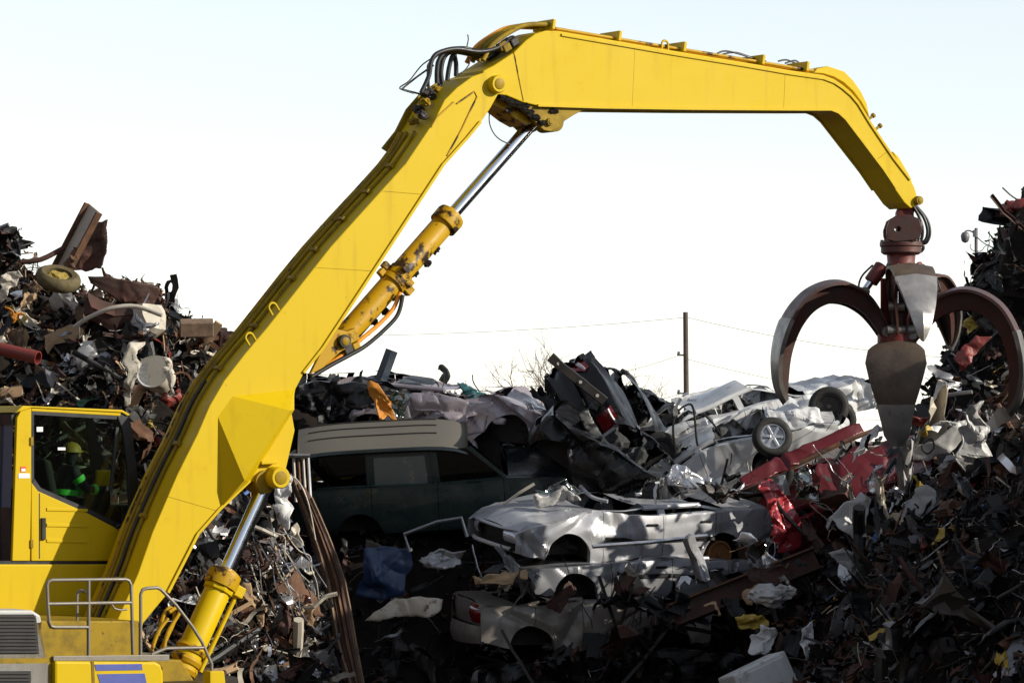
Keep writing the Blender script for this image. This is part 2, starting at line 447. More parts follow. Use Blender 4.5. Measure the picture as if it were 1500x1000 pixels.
# pin bosses
def boss(px, py, v0, v1, r, name='pin', mt='yellow', parent=mh, ring=True):
    p = PM(px, py, v0)
    s = 1 if v1 > v0 else -1
    L_ = abs(v1 - v0)
    o = MB().lathe(p, (0, s, 0), [(0, r), (L_ - .02, r), (L_, r * .9)], 28).ob(name, mt, parent, 40)
    if ring:
        q = p + Vector((0, s * L_, 0))
        MB().lathe(q, (0, s, 0), [(0, r * .62), (.006, r * .62), (.012, r * .5), (.012, 0)], 24).ob('pin_cap', 'yellow_grime', o, 40)
    return o
boss(397, 699, -0.40, -0.66, 0.135, 'lift_pin'); boss(397, 699, 0.40, 0.66, 0.135, 'lift_pin')
MB().obox(PM(392, 677, -bw(677)/2 - 0.05), (0.11, 0, 0.004), (0, 0.05, 0), (0, 0, 0.022)).ob('pin_keeper', 'yellow', mh, bev=0.01)
boss(724, 124, -0.33, -0.46, 0.115, 'elbow_pin'); boss(724, 124, 0.33, 0.46, 0.115, 'elbow_pin')

# weld seams and stiffener lines on the boom head
for pts in ([(669,152),(695,134),(699,142),(690,160),(676,190),(655,228)], [(664,150),(640,172),(632,186)]):
    MB().tube([PM(x, y, -bw(y)/2 - 0.004) for x, y in pts], 0.012, 6).ob('weld_seam', 'yellow_worn', boom)

# plate joints
for p0, p1 in (((462,392),(548,397)), ((560,280),(622,285)), ((246,727),(318,748))):
    MB().tube([PM(x, y, -bw(y)/2 - 0.001) for x, y in (p0, p1)], 0.0032, 5).ob('weld_seam', 'yellow_grime', boom)
# pipes on the upper face of the boom, with clamps and lifting eyes
def off_edge(pts, wf, off, v):
    P = [PM(x, y, -wf(x, y) / 2) for x, y in pts]; out = []
    for i, p in enumerate(P):
        t = (P[min(i + 1, len(P) - 1)] - P[max(i - 1, 0)]); t.y = 0; t.normalize()
        q = p + Vector((-t.z, 0, t.x)) * off; out.append(Vector((q.x, v, q.z)))
    return out
bt2 = [(160,938),(202,840),(223,780),(259,696),(289,636),(307,594),(328,558),(358,519),(391,480),(484,362),(594,240),(625,192)]
for v, r, mt_ in ((-0.10, .022, 'yellow_grime'), (0.10, .026, 'yellow_grime'), (0.20, .03, 'yellow_grime'), (0.28, .022, 'yellow_worn')):
    MB().tube(spline(off_edge(bt2, lambda x, y: bw(y), 0.025, v), 3), r, 8).ob('hydraulic_pipe', mt_, mh, 60)
MB().tube(spline(off_edge(bt2[:7], lambda x, y: bw(y), 0.03, 0.02), 3), 0.022, 8).ob('rubber_hose', 'rubber_hose', mh, 60)
for x, y in [(196,852),(232,758),(281,652),(340,541),(392,479),(447,409),(480,367),(520,322),(556,282),(590,244)]:
    c = off_edge([(x, y), (x + 6, y - 8)], lambda a, b: bw(b), 0.03, -0.09)[0]
    t = (PM(x + 6, y - 8, 0) - PM(x, y, 0)).normalized()
    MB().obox(c, t * 0.028, (0, 0.07, 0), t.cross(Vector((0, 1, 0))) * 0.03).ob('pipe_clamp', 'yellow_grime', mh, bev=0.008)
def eye(px, py, v, tilt=(0.0, 0.0), r=0.055, parent=mh, mt_='yellow'):
    c = PM(px, py, v); P = []
    up = Vector((-0.55, 0, 0.83)); al = Vector((0.83, 0, 0.55))
    if tilt == 'flat': up = Vector((0, 0, 1)); al = Vector((1, 0, 0))
    for k in range(11):
        a = math.pi * (k / 10)
        P.append(c + al * math.cos(a) * r + up * (math.sin(a) * r + 0.06))
    P = [c + al * r - up * 0.02] + P + [c - al * r - up * 0.02]
    MB().tube(P, 0.016, 6).ob('lifting_eye', mt_, parent, 60)
eye(403, 456, -0.38); eye(369, 500, -0.39); eye(395, 456, 0.36); eye(360, 500, 0.37)

# sludge and couplings at the boom head
rs = np.random.RandomState(5)
def clump(c, r, name, mt_, parent, seed, n=2):
    import bmesh
    bm = bmesh.new(); bmesh.ops.create_icosphere(bm, subdivisions=3, radius=1)
    V = np.array([v.co for v in bm.verts]); F = [[v.index for v in f.verts] for f in bm.faces]; bm.free()
    d = 1 + 0.45 * vnoise(V, 2.2, seed) + 0.25 * vnoise(V, 5, seed + 1)
    V = V * d[:, None] * np.array(r) + np.array(c)
    return mesh_obj(name, V, F, mt_, parent)
for i, (x, y, v, s) in enumerate([(612,160,.1,.10),(622,150,-.1,.11),(632,146,.2,.09),(605,178,.0,.09),(618,168,-.2,.1),(640,132,.1,.1),(628,138,0,.12)]):
    clump(PM(x, y, v), (s * .7, s * .7, s * .55), 'greasy_coupling', ['dark_steel', 'yellow_grime'][i % 2], mh, i)
# inner web that closes the fork of the boom head towards the hose side
gw = [(560,217),(580,192),(596,160),(617,136),(639,122),(672,112),(700,110),(660,150),(630,185),(594,240)]
A = [PM(x, y, 0.36) for x, y in gw]; B = [Vector((a.x, 0.40, a.z)) for a in A]
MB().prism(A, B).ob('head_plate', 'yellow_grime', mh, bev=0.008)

# the stick -------------------------------------------------------------
st_top = [(708,104),(722,97),(753,77),(770,60),(784,50),(800,45),(820,46),(880,56),(984,74),(1088,91),(1157,103),(1206,110),(1222,116),(1234,124),(1247,135),(1258,148),(1275,176),(1310,228),(1331,256),(1340,275),(1345,292)]
st_low = [(1342,302),(1334,305),(1325,297),(1313,280),(1292,247),(1258,202),(1236,173),(1226,164),(1216,160),(1200,160),(1175,160),(1019,159),(880,157),(787,155),(766,150),(742,140),(728,138),(716,128),(706,114)]
A, B = two(st_top + st_low, lambda x, y: sw(x))
stick = MB().prism(A, B).ob('stick', 'yellow', mh, bev=0.012)
flange([(787,157),(880,160),(1019,162),(1175,163),(1200,163),(1216,163),(1226,167),(1236,176),(1258,205),(1292,250),(1310,277)], lambda x, y: sw(x), -0.035, 0.03, 0.03, 'flange', stick)
flange([(1334,262),(1310,231),(1275,179),(1258,151),(1247,138),(1234,127),(1222,119),(1206,113),(1157,106),(1088,94),(984,77),(880,59),(822,49)], lambda x, y: sw(x), -0.035, 0.03, 0.022, 'flange', stick)
# pipe trays along the top of the stick
tp = [(812,42),(900,57),(984,71),(1088,88),(1157,100),(1195,106)]
for v, r, mt_ in ((-0.20, .022, 'yellow_worn'), (-0.1, .024, 'orange_pipe'), (0.02, .024, 'yellow_worn'), (0.15, .024, 'yellow_grime')):
    MB().tube(spline(off_edge(tp, lambda x, y: sw(x), 0.025, v), 4), r, 8).ob('hydraulic_pipe', mt_, mh, 60)
tq = [(722,92),(735,70),(764,50),(784,43),(814,43)]
for v in (-0.2, -0.08, 0.06, 0.2):
    MB().tube(spline(off_edge(tq, lambda x, y: sw(x), 0.07, v), 5), 0.033, 8).ob('hydraulic_pipe', 'yellow_grime' if v < 0.1 else 'orange_pipe', mh, 60)
for x, y in [(814,42),(910,59),(1004,75),(1118,94),(1182,104)]:
    c = off_edge([(x, y), (x + 10, y + 1.7)], lambda a, b: sw(a), 0.06, -0.05)[0]
    MB().obox(c, (0.022, 0, -0.004), (0, 0.24, 0), (0.01, 0, 0.065)).ob('pipe_clamp', 'yellow', mh, bev=0.008)
eye(974, 72, -0.24, 'flat', 0.05)
for k, pts in enumerate([[(1048,82),(1062,77),(1085,82),(1110,90)],[(1052,84),(1075,79),(1100,86),(1122,92)],[(1140,92),(1152,90),(1166,95),(1178,95)],[(1150,95),(1165,91),(1175,98),(1184,98)]]):
    MB().tube(spline([PM(x, y - 2, -0.1 + 0.08 * k) for x, y in pts], 5), 0.012, 6).ob('loose_hose', 'rubber_hose', mh, 60)
# hump-shaped hose guard over the bend
hg = [(1192,107),(1197,101),(1213,97),(1237,105),(1250,118),(1262,135),(1270,152),(1274,172)]
inn = [(1262,150),(1250,134),(1236,121),(1222,113),(1206,108)]
A = [PM(x, y, 0.02) for x, y in hg + inn]; B = [Vector((a.x, 0.30, a.z)) for a in A]
MB().prism(A, B).ob('hose_guard', 'yellow', mh, bev=0.01)
for x, y in ((1271,176),(1281,191)):
    MB().lathe(PM(x, y, -.12), (0.8, 0, 0.55), [(0,.02),(.10,.02),(.10,.035),(.13,.035)], 10).ob('grease_fitting', 'yellow_grime', mh, 40)
tg = [(1308,222),(1316,229),(1332,256),(1341,280),(1336,282),(1322,252)]
A = [PM(x, y, -0.05) for x, y in tg]; B = [Vector((a.x, 0.12, a.z)) for a in A]
MB().prism(A, B).ob('tip_guard', 'yellow', mh, bev=0.008)
boss(1342, 294, -0.22, -0.31, 0.062, 'tip_pin', 'yellow_grime'); boss(1342, 294, 0.22, 0.30, 0.062, 'tip_pin', 'yellow_grime')
# weld seam on the stick's heel
MB().tube([PM(x, y, -sw(x)/2 - 0.003) for x, y in ((753,77),(758,104),(767,148))], 0.009, 6).ob('weld_seam', 'yellow_worn', stick)
for p0, p1 in (((930,68),(926,156)), ((1150,106),(1148,158)), ((1300,222),(1282,236))):
    MB().tube([PM(x, y, -sw(x)/2 - 0.001) for x, y in (p0, p1)], 0.0032, 5).ob('weld_seam', 'yellow_grime', stick)

# bracket for the stick cylinder
br = [(730,139),(766,150),(800,156),(856,161),(842,168),(828,177),(818,188),(807,193),(797,191),(786,181),(771,165),(752,152)]
for v0, v1 in ((-0.30, -0.22), (0.22, 0.30)):
    A = [PM(x, y, -0.30) for x, y in br]
    MB().prism([Vector((a.x, v0, a.z)) for a in A], [Vector((a.x, v1, a.z)) for a in A]).ob('cylinder_bracket', 'yellow_grime', mh, bev=0.01)
A = [PM(x, y, -0.30) for x, y in [(722,140),(731,141),(752,154),(771,167),(784,180),(778,183),(762,174),(744,160),(726,152)]]
MB().prism([Vector((a.x, -0.219, a.z)) for a in A], [Vector((a.x, 0.219, a.z)) for a in A]).ob('bracket_web', 'yellow_worn', mh)
boss(804, 179, -0.30, -0.345, 0.05, 'cylinder_pin', 'yellow_grime')
for i, (x, y) in enumerate([(736,142),(746,147),(757,150),(766,158),(775,164),(785,172),(793,180),(770,154),(812,163),(750,152),(779,170),(741,146)]):
    clump(PM(x, y, -0.315), (0.06 + .02 * rs.rand(), 0.025, 0.035), 'grease_cake', 'grime', mh, 40 + i)

# the hydraulic cylinders ------------------------------------------------
def cyl(parent, a, b, r, rod_b, rr, nm, v, worn='yellow_worn', collar=None):
    """barrel from pixel a to b, rod on to rod_b"""
    pa, pb, pr = PM(*a, v), PM(*b, v), PM(*rod_b, v)
    ax = (pb - pa); L_ = ax.length; ax.normalize()
    o = MB().lathe(pa, ax, [(0, r * .7), (0.03, r), (L_ - .02, r), (L_, r * .93)], 28).ob(nm, worn, parent, 35)
    MB().lathe(pb - ax * 0.16, ax, [(0, r * 1.02), (0.01, r * 1.28), (.16, r * 1.30), (.2, r * 1.22), (.24, r * .75), (.25, rr)], 28).ob('gland', 'yellow_worn', o, 35)
    MB().lathe(pb, ax, [(0, rr), ((pr - pb).length, rr)], 24).ob('chrome_rod', 'chrome', o, 40)
    MB().lathe(pr - Vector((0, .16, 0)), (0, 1, 0), [(0, rr * 1.5), (.32, rr * 1.5)], 20).ob('rod_eye', 'yellow_grime', o, 40)
    if collar:
        for fr, k, ln in collar:
            MB().lathe(pa + ax * L_ * fr, ax, [(0, r * k), (ln, r * k)], 22).ob('clamp_band', worn, o, 35)
    return o, pa, pb, ax
c1, pa, pb, ax = cyl(mh, (478, 524), (659, 318), 0.15, (804, 180), 0.084, 'stick_cylinder', 0.0, collar=[(.52, 1.22, .07), (.56, 1.10, .12)])
# flats and couplings on the mid clamp
side = ax.cross(Vector((0, 1, 0))).normalized()
mid = pa + ax * (pb - pa).length * 0.54
for k, (du, dv, dn, sz) in enumerate([(0.02, -.14, -.02, .05), (0.1, -.10, -.13, .05), (.03, .12, .1, .05), (0.16, -.16, .06, .045), (-.05, 0, .20, .045), (0.08, .06, .20, .045), (0.05, -.05, -.2, .06)]):
    MB().obox(mid + ax * du + Vector((0, dv, 0)) + side * dn, ax * sz, (0, sz, 0), side * sz).ob('clamp_block', 'yellow_worn', c1, bev=0.012)
for k in range(7):
    s_ = 0.30 + 0.085 * k
    clump(pa + ax * (pb - pa).length * min(s_, .9) - side * 0.15 * (1 if k % 2 else .75) + Vector((0, -.08, 0)), (0.06, 0.03, 0.05), 'grease_cake', 'grime', c1, 70 + k)
# steel feed line and the two rubber hoses under the stick cylinder
for k, pts in enumerate([[(586,428),(576,452),(556,474),(530,496),(515,510),(490,528),(462,545)], [(590,432),(583,460),(564,482),(536,506),(512,520),(486,534),(456,552)]]):
    MB().tube(spline([PM(x, y, -0.20 - .06 * k) for x, y in pts], 5), 0.028, 8).ob('feed_hose', ['orange_pipe', 'rubber_hose'][k], mh, 60)
MB().tube([PM(520, 492, -.1), PM(570, 440, -.1)], 0.03, 8).ob('feed_pipe', 'yellow_worn', mh, 60)
boss(499, 500, -0.2, -0.33, 0.085, 'cylinder_pin', 'black_frame'); 
for x, y, s in ((514, 492, .075), (520, 508, .05), (508, 512, .06)):
    MB().obox(PM(x, y, -.2), (s, 0, s * .4), (0, .06, 0), (-s * .4, 0, s)).ob('pipe_coupling', 'yellow_worn' if s != .06 else 'dark_steel', mh, bev=0.015)
lb = [(470,512),(492,482),(514,488),(512,506),(496,516),(470,540),(452,548)]
A = [PM(x, y, -0.22) for x, y in lb]
for v0, v1 in ((-.26, -.20), (.20, .26)):
    MB().prism([Vector((a.x, v0, a.z)) for a in A], [Vector((a.x, v1, a.z)) for a in A]).ob('cylinder_lug', 'yellow_worn', mh, bev=0.01)
# thin wire hanging from the elbow
MB().tube(spline([PM(x, y, -.1) for x, y in ((717,163),(717,180),(723,195),(733,205),(748,212))], 5), 0.009, 6).ob('loose_wire', 'rubber_hose', mh, 60)

# the two lift cylinders
for v in (-0.34, 0.42):
    o, pa, pb, ax = cyl(mh, (253, 1010), (329, 842), 0.165, (381, 705), 0.095, 'lift_cylinder', v, 'yellow')
    sd = ax.cross(Vector((0, 1, 0))).normalized()
    for du in (-.10, -.22):
        MB().lathe(pb + ax * du, ax, [(0, .20), (.06, .20)], 8).ob('clamp_band', 'yellow', o, bev=0.01)
    for du in (-1.05, -1.2, -1.32):
        MB().lathe(pb + ax * du, ax, [(0, .185), (.05, .2), (.09, .18)], 20).ob('clamp_band', 'yellow_worn', o, 40)
    MB().tube([pb - ax * .12 - sd * 0.26, pb - ax * 1.2 - sd * .24], 0.028, 8).ob('feed_pipe', 'yellow', o, 60)
    MB().obox(pb - ax * .1 - sd * .24, ax * .07, (0, .07, 0), sd * .08).ob('pipe_coupling', 'yellow', o, bev=0.012)

# hose bundle looping over the elbow --------------------------------------
bund = [[(617,136),(628,112),(632,90),(642,78),(668,72),(700,76),(724,72),(745,60)],
        [(640,122),(640,104),(643,88),(655,76),(680,74),(705,80),(722,74),(740,66)],
        [(648,124),(646,106),(650,86),(662,76),(690,80),(712,84),(728,74),(748,58)],
        [(655,118),(658,98),(664,80),(676,72),(700,80),(715,80),(735,68)],
        [(668,112),(668,94),(666,80),(672,74),(694,82),(710,86),(730,78),(752,62)],
        [(628,134),(627,104),(630,92),(650,74),(678,70),(702,74),(722,68)],
        [(643,130),(645,112),(642,98),(650,78),(684,77),(706,83),(726,78)]]
for k, pts in enumerate(bund):
    v = -0.22 + 0.07 * k
    MB().tube(spline([PM(x, y, v) for x, y in pts], 7), 0.031 if k not in (5,) else 0.02, 8).ob('hydraulic_hose', 'rubber_hose', mh, 60)
for k, pts in enumerate([[(635,96),(612,112),(592,128),(590,131),(600,134),(616,138)], [(650,76),(620,94),(600,118),(586,128),(590,132),(606,137)], [(706,112),(714,100),(716,92)], [(684,68),(686,58),(685,51)], [(686,84),(688,92),(682,102),(672,110)]]):
    MB().tube(spline([PM(x, y, 0.1 - 0.05 * k) for x, y in pts], 5), 0.009 if k != 0 else .013, 6).ob('loose_wire', 'rubber_hose', mh, 60)
for i, (x, y, v, s) in enumerate([(743,63,-.1,.055),(735,68,-.2,.05),(748,60,.05,.05),(741,70,-.22,.05),(752,62,-.24,.05)]):
    MB().obox(PM(x, y, v), (s, 0, s * .6), (0, s, 0), (-s * .5, 0, s * .9)).ob('hose_coupling', 'yellow_grime' if i % 2 else 'dark_steel', mh, bev=0.015)

# slewing house, cab ---------------------------------------------------------
def slab(px, v0, v1, name, mt_, parent=mh, bev=0.01, ref=None):
    A = [PM(x, y, v0 if ref is None else ref) for x, y in px]
    return MB().prism([Vector((a.x, v0, a.z)) for a in A], [Vector((a.x, v1, a.z)) for a in A]).ob(name, mt_, parent, bev=bev)
CV = 0.62                       # the cab's inner side
def pc(x, y): return PM(x, y, CV)
house = slab([(-260,826),(166,826),(172,842),(172,960),(-260,960)], CV - .02, CV + 1.45, 'house_side', 'yellow', bev=0.02)
slab([(-260,821),(168,821),(168,826),(-260,826)], CV + .02, CV + 1.4, 'seam_gasket', 'black_frame', bev=None, ref=CV)
# engine deck behind and beneath
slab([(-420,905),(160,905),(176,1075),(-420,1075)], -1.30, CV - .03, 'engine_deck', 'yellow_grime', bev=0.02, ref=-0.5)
# cab side frame: outline minus the window -> strips
def strip(px, v0, v1, name='cab_frame', mt_='yellow', bev=0.008): return slab(px, v0, v1, name, mt_, bev=bev, ref=CV)
T = 0.06
rear = strip([(25,612),(31,600),(46,596),(46,706),(44,821),(18,821)], CV, CV + T)
strip([(46,596),(178,603),(176,609),(46,602)], CV, CV + T)
strip([(46,706),(56,719),(126,750),(168,772),(190,790),(190,821),(46,821)], CV, CV + T)
strip([(178,603),(186,607),(192,618),(202,693),(206,760),(198,780),(168,772),(182,765),(190,740),(188,690),(180,630),(172,609)], CV + .005, CV + T, 'cab_pillar', 'black_frame')
strip([(46,602),(50,602),(50,706),(46,706)], CV + .004, CV + T, 'window_seal', 'black_frame', None)
strip([(50,602),(172,609),(171,614),(50,607)], CV + .004, CV + T, 'window_seal', 'black_frame', None)
strip([(50,700),(60,714),(128,744),(172,765),(168,772),(126,750),(56,719),(46,706)], CV + .004, CV + T, 'window_seal', 'black_frame', None)
strip([(47,603),(174,609),(192,620),(190,740),(172,768),(126,748),(57,717),(47,704)], CV + .03, CV + .036, 'side_window', 'cab_glass', None)
# embossed ribs in the lower panel
for y0 in (743, 766, 789):
    strip([(68,y0),(128,y0 + 2),(128,y0 + 6),(68,y0 + 5)], CV - .012, CV + .01, 'pressed_rib', 'yellow', 0.005)
strip([(170,625),(174,626),(164,720),(160,719)], CV - .01, CV + .02, 'wiper', 'black_frame', None)
strip([(60,758),(66,758),(66,790),(60,790)], CV - .03, CV + .0, 'grab_handle', 'black_frame', 0.005)
for yy_ in (640, 790): strip([(44,yy_),(48,yy_),(48,yy_ + 12),(44,yy_ + 12)], CV - .02, CV, 'hinge', 'yellow_grime', 0.003)
strip([(57,722),(58.5,722),(58.5,818),(57,818)], CV - .002, CV + .01, 'door_gap', 'black_frame', None)
# roof, far side, floor, back and front
CW = CV + 1.05
strip([(22,604),(32,594),(178,600),(190,607),(186,609),(178,604),(46,597),(30,602)], CV - .02, CW + .02, 'cab_roof', 'yellow', 0.01)
for px in ([(25,612),(31,600),(46,596),(46,821),(18,821)], [(46,705),(180,772),(190,790),(190,821),(46,821)], [(178,603),(192,618),(202,693),(206,760),(198,780),(188,690)]):
    strip(px, CW - T, CW, 'cab_frame', 'black_frame', None)
strip([(47,603),(188,609),(190,760),(57,717),(47,704)], CW - .035, CW - .03, 'far_window', 'cab_glass', None)
strip([(18,800),(200,800),(200,821),(18,821)], CV + T, CW - T, 'cab_floor', 'black_frame', None)
strip([(18,743),(24,743),(24,800),(18,800)], CV + T, CW - T, 'cab_back', 'black_frame', None)
strip([(20,606),(26,606),(26,622),(20,622)], CV + T, CW - T, 'cab_back', 'black_frame', None)
def panel(q, name, mt_, parent=mh):
    """a thin sheet across the cab through machine points"""
    return MB().add(q, [(0,1,2,3)]).ob(name, mt_, parent)
a, b = PM(22, 621, CV), PM(19, 743, CV)
panel([a + Vector((0,.06,0)), b + Vector((0,.06,0)), b + Vector((0,1.0,0)), a + Vector((0,1.0,0))], 'rear_window', 'sky_reflection_glass')
for q0, q1 in (((22,604), (18,821)),):
    p0, p1 = PM(*q0, CV), PM(*q1, CV)
    MB().add([p0 + Vector((-.02, .36, 0)), p1 + Vector((-.02,.36,0)), p1 + Vector((-.02,.42,0)), p0 + Vector((-.02,.42,0))], [(0,1,2,3)]).ob('window_bar', 'black_frame', mh)
# stickers on the rear pillar
strip([(30,683),(38,683),(38,691),(30,691)], CV - .006, CV - .001, 'warning_sticker', 'sticker_red', None)
strip([(31,686),(37,686),(37,690),(31,690)], CV - .009, CV - .006, 'warning_sticker', 'sticker', None)
strip([(27,693),(43,693),(43,700),(27,700)], CV - .006, CV - .001, 'notice_sticker', 'sticker', None)
strip([(55,625),(64,625),(64,632),(55,632)], CV + .022, CV + .028, 'window_sticker', 'sticker', None)
strip([(86,655),(97,655),(97,659),(86,659)], CV + .022, CV + .028, 'window_sticker', 'sticker', None)
# seat, console, lever, screen inside
def ibox(c, s, name, mt_, bev=0.02): return MB().box([c[i] - s[i] for i in range(3)], [c[i] + s[i] for i in range(3)]).ob(name, mt_, mh, bev=bev)
pv = CV + .38
sp = PM(92, 760, pv)
ibox(sp, (.25, .25, .07), 'seat_cushion', 'seat', .04)
bk = MB().obox(sp + Vector((-.24, 0, .38)), (.06, 0, -.015), (0, .24, 0), (-.08, 0, .36)).ob('seat_back', 'seat', mh, bev=.04)
ibox(PM(145, 738, CV + .25), (.14, .05, .17), 'control_screen', 'black_frame')
ibox(PM(170, 752, pv), (.1, .35, .12), 'dashboard', 'black_frame')
ibox(PM(152, 700, CW - .12), (.12, .03, .10), 'cab_locker', 'yellow')

# operator -----------------------------------------------------------------
def operator():
    base = mh.matrix_world if False else (Matrix.Translation(M0) @ Matrix.Rotation(MA, 4, 'Z'))
    s0 = PM(92, 752, pv)
    J = {'pel': (0, 0, .08), 'sp': (.03, 0, .28), 'ch': (.06, 0, .47), 'nk': (.10, 0, .60), 'hd': (.13, 0, .70), 'ht': (.13, 0, .82),
         'ls': (.06, .19, .52), 'le': (.20, .24, .30), 'lw': (.42, .18, .30), 'lh': (.50, .17, .31),
         'rs': (.06, -.19, .52), 're': (.20, -.25, .30), 'rw': (.42, -.2, .30), 'rh': (.50, -.19, .31),
         'lp': (.02, .10, .08), 'lk': (.45, .12, .12), 'la': (.50, .12, -.28), 'lf': (.66, .12, -.31),
         'rp': (.02, -.10, .08), 'rk': (.45, -.12, .12), 'ra': (.50, -.12, -.28), 'rf': (.66, -.12, -.31)}
    Rr = {'pel': .15, 'sp': .145, 'ch': .155, 'nk': .06, 'hd': .095, 'ht': .085, 'ls': .075, 'le': .055, 'lw': .042, 'lh': .045, 'rs': .075, 're': .055, 'rw': .042, 'rh': .045,
          'lp': .1, 'lk': .075, 'la': .05, 'lf': .045, 'rp': .1, 'rk': .075, 'ra': .05, 'rf': .045}
    E = [('pel','sp'),('sp','ch'),('ch','nk'),('nk','hd'),('hd','ht'),('ch','ls'),('ls','le'),('le','lw'),('lw','lh'),('ch','rs'),('rs','re'),('re','rw'),('rw','rh'),
         ('pel','lp'),('lp','lk'),('lk','la'),('la','lf'),('pel','rp'),('rp','rk'),('rk','ra'),('ra','rf')]
    K = list(J)
    me = bpy.data.meshes.new('person')
    me.from_pydata([J[k] for k in K], [(K.index(a), K.index(b)) for a, b in E], [])
    me.materials.append(M['cloth_dark'])
    o = bpy.data.objects.new('person', me); COL.objects.link(o)
    o.matrix_world = base @ Matrix.Translation(s0)
    sk = o.modifiers.new('skin', 'SKIN'); sub = o.modifiers.new('sub', 'SUBSURF'); sub.levels = 2; sub.render_levels = 2
    lay = me.skin_vertices[0].data
    for i, k in enumerate(K):
        lay[i].radius = (Rr[k], Rr[k]); lay[i].use_root = (k == 'pel')
    tag(o, 'person in dark jacket with lime high-visibility bands seated in the cab', 'person')
    def band(c, ax, r1, r2, h_, nm, mt_):
        c = Vector(c); ax = Vector(ax).normalized(); m = MB(); m.lathe(c - ax * h_, ax, [(0, r1), (2 * h_, r2)], 18); m.ob(nm, mt_, o, 40)
    band((.035, 0, .26), (.1, 0, 1), .174, .174, .035, 'reflective_band', 'hivis')
    for s in (-1, 1):
        band((.12, s * .215, .42), (.14, s * .05, -.22), .085, .08, .035, 'reflective_band', 'hivis')
        band((.33, s * .205 + .0, .30), (.22, -s * .04, 0), .066, .062, .03, 'reflective_band', 'hivis')
        MB().obox((.19, s * .09, .38), (.012, 0, .02), (0, .028, 0), (-.03, 0, .13)).ob('reflective_brace', 'hivis', o)
    m = MB(); m.lathe((.12, 0, .755), (0.05, 0, 1), [(0, .125), (.03, .122), (.08, .105), (.12, .06), (.135, 0)], 20); m.obox((.25, 0, .765), (.06, 0, -.01), (0, .08, 0), (0, 0, .01)).ob('hard_hat', 'scrap_yellow', o, 50)
    clump((.165, 0, .70), (.075, .075, .09), 'face', 'skin', o, 3)
operator()

# near-side platform, vents, tank, rails --------------------------------------
PV = -1.28
g1 = slab([(-200,893),(46,893),(59,901),(69,966),(-200,969)], PV - .02, PV + .55, 'vent_housing', 'grey_panel', bev=0.025, ref=PV)
slab([(-200,899),(48,899),(52,905),(56,957),(-200,959)], PV - .024, PV + .02, 'vent_recess', 'black_frame', None and mh or mh, None, PV)
for k in range(11):
    y0 = 901 + k * 5.2
    slab([(-200,y0),(50 + k * .4,y0),(50 + k * .4,y0 + 2.4),(-200,y0 + 2.4)], PV - .045, PV - .026, 'louvre', 'dark_steel', bev=None, ref=PV)
slab([(-200,971),(72,968),(74,1080),(-200,1080)], PV - .02, PV + .55, 'vent_housing', 'grey_panel', bev=0.02, ref=PV)
slab([(-200,982),(44,982),(44,1070),(-200,1070)], PV - .024, PV + .02, 'vent_recess', 'black_frame', bev=None, ref=PV)
for k in range(9):
    y0 = 984 + k * 5.2
    slab([(-200,y0),(42,y0),(42,y0 + 2.4),(-200,y0 + 2.4)], PV - .045, PV - .026, 'louvre', 'dark_steel', bev=None, ref=PV)
slab([(75,967),(222,968),(230,972),(234,984),(236,1080),(75,1080)], PV - .10, PV + .6, 'fuel_tank', 'yellow', bev=0.03, ref=PV)
slab([(128,967.5),(132,967.5),(136,1075),(132,1075)], PV - .106, PV - .09, 'tank_seam', 'yellow_grime', bev=None, ref=PV)
slab([(133,972),(202,971),(203,980),(135,981)], PV - .106, PV - .098, 'blue_stripe', 'stripe_blue', bev=None, ref=PV)
slab([(137,986),(206,985),(209,999),(141,1000)], PV - .106, PV - .098, 'blue_stripe', 'stripe_blue', bev=None, ref=PV)
slab([(75,960),(245,958),(245,967),(75,967)], PV - .06, PV + .75, 'walkway', 'rail_grey', bev=0.006, ref=PV)
def rail(pts, r=0.021, closed=False, v=PV - .02, nm='handrail'):
    P = [PM(x, y, v) for x, y in pts]
    if closed: P.append(P[0])
    MB().tube(P, r, 8).ob(nm, 'rail_grey', mh, 60)
rail([(195,957),(193,890),(192,856),(189,850),(184,848),(76,849),(71,851),(69,856),(70,885),(72,910),(75,917),(80,918),(130,918)])
rail([(70,884),(193,882)]); rail([(130,849),(130,962)]); rail([(131,918),(131,962)], .012)
rail([(113,958),(113,872),(115,866),(120,864),(126,868)], .018, v=PV + .25)
rail([(163,884),(168,891),(176,893),(186,892)], .012)
rail([(206,960),(206,870),(209,863),(216,861),(230,860),(236,863),(258,886),(281,916),(296,940),(310,972),(310,1000)])
rail([(222,958),(238,951),(244,949),(298,948)])
slab([(303,982),(324,982),(327,1010),(303,1010)], PV - .08, PV + .1, 'stanchion_foot', 'yellow', bev=0.01, ref=PV)
# hoses at the boom foot
for k, pts in enumerate([[(232,930),(240,900),(250,890),(256,905),(246,930),(236,950)], [(240,950),(246,925),(262,898),(258,890),(248,896)], [(222,952),(232,925),(246,905)]]):
    MB().tube(spline([PM(x, y, -.55 - .05 * k) for x, y in pts], 5), .025, 8).ob('feed_hose', 'yellow_worn', mh, 60)
